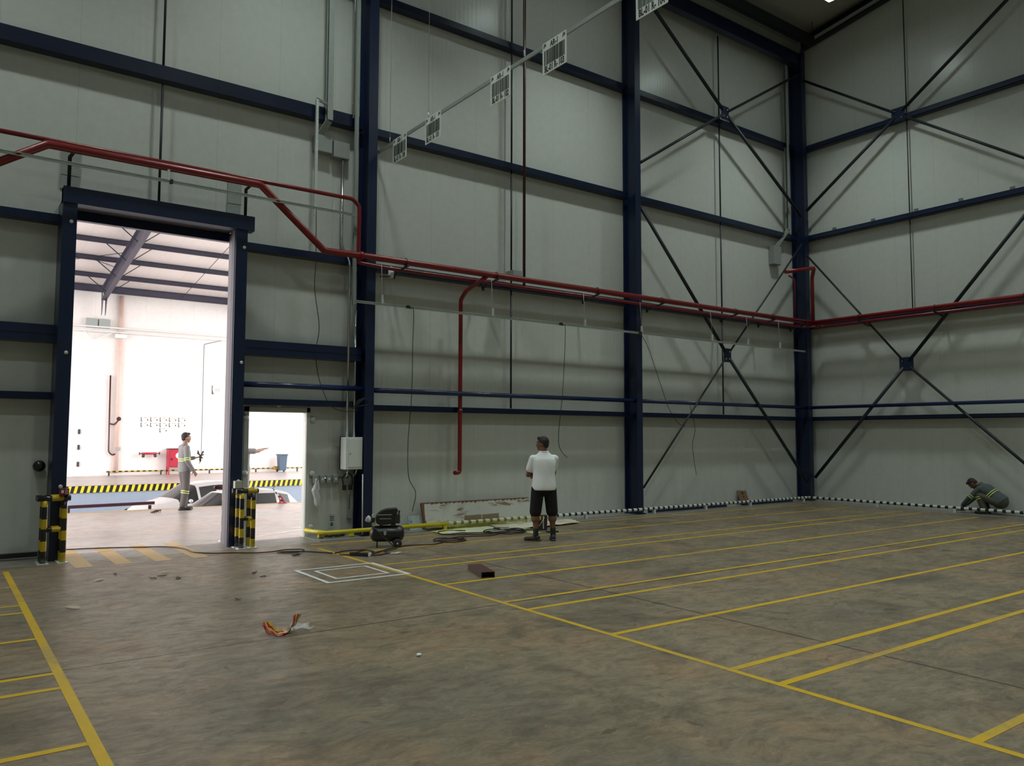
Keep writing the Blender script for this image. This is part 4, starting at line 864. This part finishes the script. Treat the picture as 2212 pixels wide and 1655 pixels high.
LEAF=[mat('dry_leaf',(.10,.075,.05),.8),mat('pale_scrap',(.45,.40,.32),.8)]
for i,(x,y,s,mi,lab) in enumerate(((1.62,10.41,.06,1,'pale scrap nearest the left yellow line'),(1.85,10.7,.03,0,'small dark leaf above the pale scrap by the tall door'),(2.17,10.2,.045,0,'dark leaf left of the middle pair of scraps'),(2.30,10.32,.05,0,'dark leaf in the middle pair of scraps'),(2.42,10.03,.055,0,'long dark leaf right of the middle pair'),(2.4,10.55,.05,1,'pale scrap farthest up in the middle pair'),(3.28,9.89,.045,0,'dark leaf nearer the white tape square'),(3.26,9.51,.035,0,'dark scrap below the leaf by the tape square'),(1.17,8.9,.07,1,'crumpled pale wrapper right of the left yellow line'),(2.62,8.4,.03,0,'lone dark chip left of the wrapper'),(4.25,11.05,.1,0,'long dark sliver beside the loop of the cord'))):
    m=MB(); a=random.uniform(0,3); n=7; q=[V((x+s*(1.3*math.cos(t)*math.cos(a)-.5*math.sin(t)*math.sin(a)),y+s*(1.3*math.cos(t)*math.sin(a)+.5*math.sin(t)*math.cos(a)),.004+.02*random.random())) for t in [k*2*PI/n for k in range(n)]]
    c=V((x,y,.012)); m.add([c]+q,[(0,1+k,1+(k+1)%n) for k in range(n)]); o=m.build('leaf' if mi==0 else 'paper_scrap',LEAF[mi]); sd=o.modifiers.new('solid','SOLIDIFY'); sd.thickness=.002; tag(o,'small '+lab.replace('small ','')+', on the hall floor','leaf' if mi==0 else 'scrap','litter on the floor')
m=MB(); c=V((5.45,10.28,.012))
for i in range(9): m.caps(c+V((random.uniform(-.1,.1),random.uniform(-.05,.05),0)),.008,c+V((random.uniform(-.12,.12),random.uniform(-.05,.05),.01)),.004,6)
tag(m.build('plastic_shavings',mat('clear_shavings',(.6,.62,.58),.3)),'small heap of pale shavings on the floor below the compressor','shavings')
tag(MB().ell((3.1,5.45,.012),(.022,.018,.012)).build('white_pebble',WHITEP),'tiny white pebble alone on the near floor','pebble')
# ================================================================ CARS
def car(loc,rz,lab):
    e=empty('car',loc,lab,'car','white cars parked in the truck pit',rz=rz)
    # stations: x, belt z, belt half width, top z, top half width
    S=[(0,.50,.55,.62,.45),(.06,.58,.66,.70,.58),(.25,.66,.76,.80,.66),(.62,.76,.80,.90,.68),(.95,.84,.81,.97,.66),(1.02,.86,.81,1.0,.66),(1.62,.88,.82,1.38,.56),(1.70,.885,.82,1.41,.56),(2.25,.90,.82,1.46,.565),(2.33,.90,.82,1.465,.565),(2.95,.93,.81,1.44,.55),(3.03,.94,.81,1.43,.55),(3.35,.98,.79,1.36,.53),(3.45,.99,.78,1.32,.52),(3.68,.96,.74,1.05,.60),(3.75,.7,.70,.86,.6),(3.78,.5,.6,.6,.5)]
    rows=[]
    for x,zb,wb,zt,wt in S:
        half=[(.0 if False else wb*.9,.2),(wb,.32),(wb*1.0,zb*.7),(wb,zb),(wt+(wb-wt)*.15,zb+(zt-zb)*.86),(wt*.9,zt),(wt*.5,zt+.02)]
        rows.append([V((x,-a,b)) for a,b in half]+[V((x,0,zt+.025))]+[V((x,a,b)) for a,b in reversed(half)])
    nr=len(rows[0]); body=MB(); gl={}
    side_cells={(6,'f'),(7,'f'),(9,'r'),(11,'q')}
    vs=[p for r in rows for p in r]; fb=[]; 
    win=[]
    for i in range(len(rows)-1):
        for j in range(nr-1):
            q=(i*nr+j,i*nr+j+1,(i+1)*nr+j+1,(i+1)*nr+j)
            s=(j==3 or j==nr-5)
            if s and i in (5,7,9,11): win.append((('side_window'),i,j,q)); continue
            if i==5 and 4<=j<=nr-6: win.append(('windshield',5,99,q)); continue
            if i==13 and 5<=j<=nr-7: win.append(('rear_window',13,99,q)); continue
            fb.append(q)
    body.add(vs,fb,0,True); body.add([p for p in rows[0]],[tuple(range(nr))[::-1]]); body.add([p for p in rows[-1]],[tuple(range(nr))])
    o=body.build('car_body',[CARW],e,local=True)
    groups={}
    for n_,i,j,q in win: groups.setdefault((n_,i,j),[]).append(q)
    for (n_,i,j),qs in groups.items(): ids=sorted({a for q in qs for a in q}); MB().add([vs[a] for a in ids],[tuple(ids.index(a) for a in q) for q in qs],0,True).build(n_,GLASSD,e,local=True)
    for x in (.68,3.08):
        for s in (-1,1):
            wl=MB().lathe([(.17,-.09),(.27,-.09),(.29,-.06),(.29,.06),(.27,.09),(.17,.09)],(x,s*.74,.29),(0,1,0),24).build('wheel',TIRE,e,local=True)
            MB().lathe([(.0,-.095),(.17,-.095),(.18,-.07),(.18,.07),(.17,.095),(0,.095)],(x,s*.74,.29),(0,1,0),16).build('rim',GALV,wl,local=True)
            MB().lathe([(.33,-.005),(.33,.01)],(x,s*.825,.31),(0,s,0),24).build('wheel_arch',BLACK,e,local=True)
    for s in (-1,1):
        MB().ell((1.3,s*.9,.95),(.06,.09,.06)).build('side_mirror',CARW,e,local=True)
        MB().ell((.16,s*.6,.66),(.16,.12,.07)).build('headlight',GLASSD,e,local=True); MB().ell((3.7,s*.66,.85),(.06,.1,.14)).build('tail_light',RED2,e,local=True)
    MB().box(-.03,-.5,.28,.1,.5,.5).build('grille',BLACK,e,local=True,bevel=.03)
    MB().tube([(3.2,0,1.43),(3.42,0,1.62)],.008,6).build('aerial',BLACK,e,local=True)
    return e
car((4.85,25.6,-1.22),R(14),'white hatchback farther away in the truck pit, seen behind the standing worker')
car((4.55,21.35,-1.22),R(10),'white hatchback nearer in the truck pit, its nose low behind the dock edge')
# ================================================================ PEOPLE
def frame_of(up,lat):
    up=up.normalized(); lat=(lat-up*lat.dot(up)).normalized(); fw=up.cross(lat); return Matrix((lat,fw,up)).transposed()
def hand(m,wr,d,palm,side,curl,s=1.0):
    """palm + 4 unequal bent fingers + thumb; d = forearm direction, palm = palm normal, side=+1/-1 thumb side"""
    d=d.normalized(); palm=(palm-d*palm.dot(d)).normalized(); lat=d.cross(palm)*side
    m.ell(wr+d*.045*s,(.038*s,.048*s,.016*s),Matrix((lat,d,palm)).transposed(),12,8)
    for i,(o,L) in enumerate(((-.028,.062),(-.009,.075),(.010,.080),(.028,.072))):
        p=wr+d*.085*s+lat*o*s; q=d.copy(); r=.0085*s; seg=L*s/3*1.15; ax=palm.cross(d).normalized()
        for k in range(3):
            q=(Quaternion(d.cross(palm).normalized(),-curl*(k+1)*.8)@d) if False else (d*math.cos(curl*(k+.6))+palm*math.sin(curl*(k+.6)))
            p2=p+q*seg; m.caps(p,r,p2,r*.93,8); p=p2
    p=wr+d*.025*s+lat*.034*s; q=(d*.6+lat*.75+palm*.25).normalized(); p2=p+q*.035*s; m.caps(p,.0105*s,p2,.009*s,8); q=(d*.9+lat*.25+palm*.35).normalized(); m.caps(p2,.009*s,p2+q*.03*s,.008*s,8)
def head(e,c,fwd,up,skin,hair,hs=1.0,ears=True,body=None,hairlow=.0):
    fwd=(fwd-up*fwd.dot(up)).normalized() if abs(fwd.normalized().dot(up.normalized()))<.99 else fwd; up=up.normalized(); lat=fwd.cross(up).normalized(); Q=Matrix((lat,fwd,up)).transposed()
    W=lambda x,y,z: c+Q@V((x,y,z))*hs
    b=body
    b.ell(W(0,-.012,.02),(.076*hs,.094*hs,.100*hs),Q); b.ell(W(0,.022,-.035),(.058*hs,.068*hs,.072*hs),Q); b.ell(W(0,.05,-.08),(.035*hs,.035*hs,.028*hs),Q)
    b.ell(W(0,.091,-.018),(.011*hs,.018*hs,.022*hs),Q,8,6); b.ell(W(0,.085,.03),(.05*hs,.012*hs,.012*hs),Q,10,6)
    for s in (-1,1): b.ell(W(s*.075,-.005,-.012),(.009*hs,.019*hs,.032*hs),Q,8,6); b.ell(W(s*.034,.07,-.03),(.02*hs,.018*hs,.02*hs),Q,8,6)
    for s in (-1,1): MB().ell(W(s*.031,.083,.008),(.013*hs,.008*hs,.008*hs),Q,10,8).build('eye',WHITEP,e,local=True); MB().ell(W(s*.031,.090,.008),(.006*hs,.003*hs,.006*hs),Q,8,6).build('pupil',BLACK,e,local=True)
    MB().ell(W(0,.088,-.052),(.024*hs,.006*hs,.007*hs),Q,10,6).build('mouth',mat('lips',(.16,.05,.04),.5),e,local=True)
    h=MB(); h.ell(W(0,-.022,.038),(.081*hs,.095*hs,.095*hs),Q,20,14); h.ell(W(0,-.055,-.01),(.068*hs,.055*hs,.065*hs),Q); h.ell(W(0,.052,.095),(.055*hs,.035*hs,.03*hs),Q); h.build('hair',hair,e,local=True,remesh=.008,smooth=1)
def limb(m,pts,off=0):
    for (a,ra),(b,rb) in zip(pts[:-1],pts[1:]): m.caps(a,ra+off,b,rb+off)
def person(name,loc,rz,lab,J,skin,hair,top,bottom,shoe,short=False,tee=False,girth=1.0,hands=None,hivis=False,sole=None,collar=None):
    e=empty(name,loc,lab,'person',rz=rz); J={k:V(v) for k,v in J.items()}
    up=(J['neck']-J['pelvis']).normalized(); lat=(J['shR']-J['shL']).normalized(); Q=frame_of(up,lat)
    chest=J['pelvis']+(J['neck']-J['pelvis'])*.66; belly=J['pelvis']+(J['neck']-J['pelvis'])*.3; g=girth
    sp=(J['neck']-J['pelvis']).length/.53
    def torso(m,o):
        L=(J['neck']-J['pelvis']).length; sw=(J['shR']-J['shL']).length/2; n=24; lv=[(-.15,.160,.122),(-.10,.166,.126),(0,.166,.126),(.15,.156,.118),(.32,.148,.112),(.5,.156,.112),(.66,.166,.110),(.8,.160,.100),(.9,sw*.80,.082),(.98,sw*.50,.066),(1.05,.055,.05)]
        vs=[]
        for t,a,b in lv:
            c=J['pelvis']+up*(t*L); k=g if t<.85 else 1
            for i in range(n):
                q=2*PI*i/n; cx=math.cos(q);sy=math.sin(q); vs.append(c+Q@V(((a*k+o)*math.copysign(abs(cx)**.85,cx),(b*k+o)*math.copysign(abs(sy)**.9,sy),0)))
        fs=[(j*n+i,j*n+(i+1)%n,(j+1)*n+(i+1)%n,(j+1)*n+i) for j in range(len(lv)-1) for i in range(n)]+[tuple(range(n))[::-1],tuple((len(lv)-1)*n+i for i in range(n))]
        m.add(vs,fs,0,True)
        for s in('L','R'): m.caps(J['neck']-up*.085+(J['sh'+s]-J['neck'])*.35,.05+o,J['sh'+s]+(J['neck']-J['sh'+s])*.06,.048+o)
    body=MB(); torso(body,0); body.ell(J['pelvis'],(.16*g,.12*g,.13),Q,18,12)
    nk=J['head']-J['neck']; body.caps(J['neck']-up*.05,.066,J['neck']+nk*.6,.060)
    arm={};leg={}
    for s in('L','R'):
        arm[s]=[(J['sh'+s],.056),(J['el'+s],.042),(J['wr'+s],.028)]; limb(body,arm[s]); fa=J['el'+s]+(J['wr'+s]-J['el'+s])*.3; body.caps(J['el'+s],.04,fa,.044); 
        leg[s]=[(J['hip'+s],.088*g),(J['kn'+s],.056),(J['an'+s],.038)]; limb(body,leg[s]); cf=J['kn'+s]+(J['an'+s]-J['kn'+s])*.3; body.caps(J['kn'+s],.055,cf,.062*g)
        body.caps(J['an'+s],.034,J['an'+s]+(J['toe'+s]-J['an'+s])*.5,.02)
        hd=(hands or {}).get(s); d=(J['wr'+s]-J['el'+s])
        pn,sd,cu=hd if hd else (Q@V((1 if s=='L' else -1,0,0)),1 if s=='L' else -1,.35)
        hand(body,J['wr'+s],d if not(hd and len(hd)>3) else hd[3],V(pn),sd,cu)
    head(e,J['head'],J['face'],J.get('hup',V((0,0,1))),skin,hair,body=body)
    body.build('body',skin,e,local=True,remesh=.0062,smooth=2)
    # top garment
    t=MB(); torso(t,.016); 
    for s in('L','R'):
        if tee:
            mid=J['sh'+s]+(J['el'+s]-J['sh'+s])*.62; limb(t,[(J['sh'+s],.066),(mid,.07)])
        else:
            w2=J['wr'+s]-(J['wr'+s]-J['el'+s]).normalized()*.015; limb(t,[(J['sh'+s],.068),(J['el'+s],.056),(w2,.044)])
    t.build('shirt' if tee else 'work_jacket',top,e,local=True,remesh=.011,smooth=8)
    c=MB(); 
    for k in range(1): c.tube([J['neck']+up*.02+Q@V((.068*math.cos(a),.062*math.sin(a)-.004,.004*math.sin(a))) for a in [i*PI/10 for i in range(21)]],.014,8,caps=False)
    c.build('collar',collar or top,e,local=True)
    # bottoms
    b=MB(); b.ell(J['pelvis']-up*.03,(.165*g+.006,.127*g+.004,.15),Q,18,12)
    for s in('L','R'):
        if short: kk=J['kn'+s]+(J['hip'+s]-J['kn'+s])*.02; limb(b,[(J['hip'+s],.098*g),(kk,.098)])
        else: a2=J['an'+s]+(J['kn'+s]-J['an'+s])*.1; limb(b,[(J['hip'+s],.098*g),(J['kn'+s],.078),(a2,.072)])
    b.build('shorts' if short else 'work_trousers',bottom,e,local=True,remesh=.011,smooth=3)
    for s in('L','R'):
        fw=(J['toe'+s]-J['an'+s]); fw.z=0; fw.normalize(); an=J['an'+s]; sd=V((-fw.y,fw.x,0)); Qf=Matrix((sd,fw,V((0,0,1)))).transposed(); gz=an.z-.085
        m=MB(); m.ell(V((an.x,an.y,gz+.05))-fw*.02,(.042,.055,.05),Qf); m.ell(V((an.x,an.y,gz+.035))+fw*.09,(.048,.10,.034),Qf); m.ell(V((an.x,an.y,gz+.035))+fw*.15,(.044,.055,.03),Qf); m.caps(V((an.x,an.y,gz+.05)),.042,V((an.x,an.y,gz+.11)),.042)
        for q in (-.05,.0,.06,.12,.16): m.ell(V((an.x,an.y,gz+.014))+fw*q,(.046,.05,.014),Qf,12,6)
        m.build('shoe',shoe,e,local=True,remesh=.008,smooth=1)
        if short: MB().caps(an-V((0,0,.0)),.043,an+(J['kn'+s]-an)*.28,.046).build('sock',BLACK,e,local=True)
    if hivis:
        def ring(c,ax,r,rx=None,lt=None,w=.018):
            ax=ax.normalized(); lt=lt or (V((1,0,0)) if abs(ax.x)<.8 else V((0,1,0))); F=frame_of(ax,lt); rx=rx or r
            m=MB(); n=24; vs=[]
            for h in(-w/2,w/2):
                for i in range(n): a=2*PI*i/n; vs.append(c+F@V((r*math.cos(a),rx*math.sin(a),h)))
            m.add(vs,[(i,(i+1)%n,n+(i+1)%n,n+i) for i in range(n)],0,True); o=m.build('reflective_band',HIVIS,e,local=True); sd=o.modifiers.new('solid','SOLIDIFY'); sd.thickness=.003
        for h in(0,.045):
            for s in('L','R'):
                a=J['el'+s]-J['sh'+s]; ring(J['sh'+s]+a*.78+a.normalized()*h,a,.0615)
                k=J['an'+s]-J['kn'+s]; ring(J['kn'+s]+k*.12+k.normalized()*h,k,.082)
            ring(belly+up*(.07-h),up,.185*g,.133*g,lat)
    return e
def stand(**k):
    J=dict(pelvis=(0,0,.93),neck=(0,-.01,1.45),shL=(-.185,-.01,1.40),shR=(.185,-.01,1.40),head=(0,.02,1.60),face=(0,1,0),
      elL=(-.24,-.02,1.11),wrL=(-.25,.05,.86),elR=(.24,-.02,1.11),wrR=(.25,.05,.86),hipL=(-.09,0,.88),hipR=(.09,0,.88),knL=(-.1,.01,.48),knR=(.1,.01,.48),
      anL=(-.11,-.02,.085),anR=(.11,-.02,.085),toeL=(-.13,.14,.03),toeR=(.13,.14,.03)); J.update(k); return J
# man in white shirt, arms folded, back to the camera, head turned left
person('person',(8.13,10.22,0),R(64-90),'person in a white t-shirt and black shorts, back turned, arms folded, by the back wall',
  stand(pelvis=(0,0,.90),neck=(-.0,0,1.43),shL=(-.185,0,1.335),shR=(.185,-.0,1.335),head=(-.02,.03,1.575),face=(-.95,.45,-.30),
    elL=(-.25,.06,1.07),wrL=(-.05,.22,1.12),elR=(.19,.12,1.09),wrR=(-.02,.26,1.05),hipL=(-.1,0,.85),hipR=(.1,0,.85),knL=(-.14,.01,.46),knR=(.14,.01,.46),anL=(-.14,-.02,.085),anR=(.15,-.02,.085),toeL=(-.27,.05,.03),toeR=(.17,.14,.03)),
  SKIN,HAIR,SHIRT,SHORT,SHOE,short=True,tee=True,girth=1.12,hands={'L':(V((0,-1,0)),1,.5),'R':(V((0,-1,0)),-1,.5)})
# worker in the tall doorway, facing right
wk=person('person',(4.68,19.15,0),R(6-90),'person in grey reflective-banded work clothes standing beyond the tall door, facing right',
  stand(pelvis=(0,0,.94),neck=(0,-.02,1.47),shL=(-.19,-.02,1.42),shR=(.19,-.03,1.42),head=(0,.02,1.645),face=(.1,1,.06),elR=(.25,-.04,1.12),wrR=(.22,.12,.90),elL=(-.24,.02,1.14),wrL=(-.16,.28,1.18),
    anL=(-.1,.06,.085),anR=(.1,-.06,.085),toeL=(-.12,.22,.03),toeR=(.12,.1,.03),knL=(-.1,.05,.48)),
  SKIN2,HAIR,UNIF2,TROU,SHOE,hivis=True,hands={'L':(V((0,0,-1)),1,.9)})
m=MB(); c=V((4.68,19.15,0))+Matrix.Rotation(R(-84),3,'Z')@V((-.12,.40,1.22))
m.caps(c-V((0,0,.12)),.018,c,.022)
for i in range(11):
    a=i*2.4; d=V((.055*math.cos(a),.055*math.sin(a),.03+.07*math.sin(i*1.7))); m.caps(c,.014,c+d,.010,6); m.caps(c+d,.018,c+d*1.2,.014,6)
tag(m.build('handheld_device',BLACKP),'black spiky object held in the left hand of the worker beyond the tall door','held object')
# person behind the small door jamb pointing right
person('person',(5.93,18.9,0),R(25-90),'person in pale patterned work clothes mostly hidden behind the small door jamb, arm pointing right',
  stand(shR=(.18,.0,1.34),neck=(0,-.01,1.40),head=(0,.02,1.56),shL=(-.18,0,1.34),elR=(.2,.25,1.33),wrR=(.18,.47,1.38),pelvis=(0,0,.9),elL=(-.24,-.02,1.05),wrL=(-.25,.05,.82)),
  SKIN2,HAIR,UNIF2,UNIF2,SHOE,tee=True,hands={'R':(V((0,0,-1)),-1,.12)})
# crouching worker by the right wall, facing along +Y
person('person',(19.1,8.12,0),R(6),'person in grey work clothes crouching behind the striped rail at the right wall',
  dict(pelvis=(0,-.30,.30),neck=(0,.08,.63),shL=(-.17,.06,.55),shR=(.17,.06,.55),head=(-.01,.23,.655),face=(0,.55,-.83),hup=(0,.83,.55),
    elL=(-.2,.24,.36),wrL=(-.12,.42,.17),elR=(.2,.24,.36),wrR=(.12,.42,.17),hipL=(-.1,-.3,.27),hipR=(.1,-.3,.27),knL=(-.15,.08,.43),knR=(.15,.08,.41),anL=(-.12,-.03,.085),anR=(.12,.0,.085),toeL=(-.13,.15,.03),toeR=(.13,.17,.03)),
  SKIN,HAIR2,NAVYC,TROU2,SHOE,hivis=True,girth=1.18,hands={'L':(V((.5,0,-1)),1,.8),'R':(V((-.5,0,-1)),-1,.8)})
e=empty('drill',(19.1,8.65,0),'small power tool in the hands of the crouching worker on the floor','power tool')
MB().caps((19.1,8.56,.06),.035,(19.1,8.72,.05),.028).build('tool_body',DKGREY,e); MB().lathe([(.05,0),(.05,.015)],(19.1,8.75,.055),(0,1,.1)).build('disc',GALV,e)
cable([(19.05,8.4,.02),(18.98,7.9,.012),(18.95,7.6,.012),(19.0,7.45,.012),(18.9,7.3,.012),(18.95,6.9,.012)],'thin black cord on the floor behind the crouching worker',.006,'tool_cord')
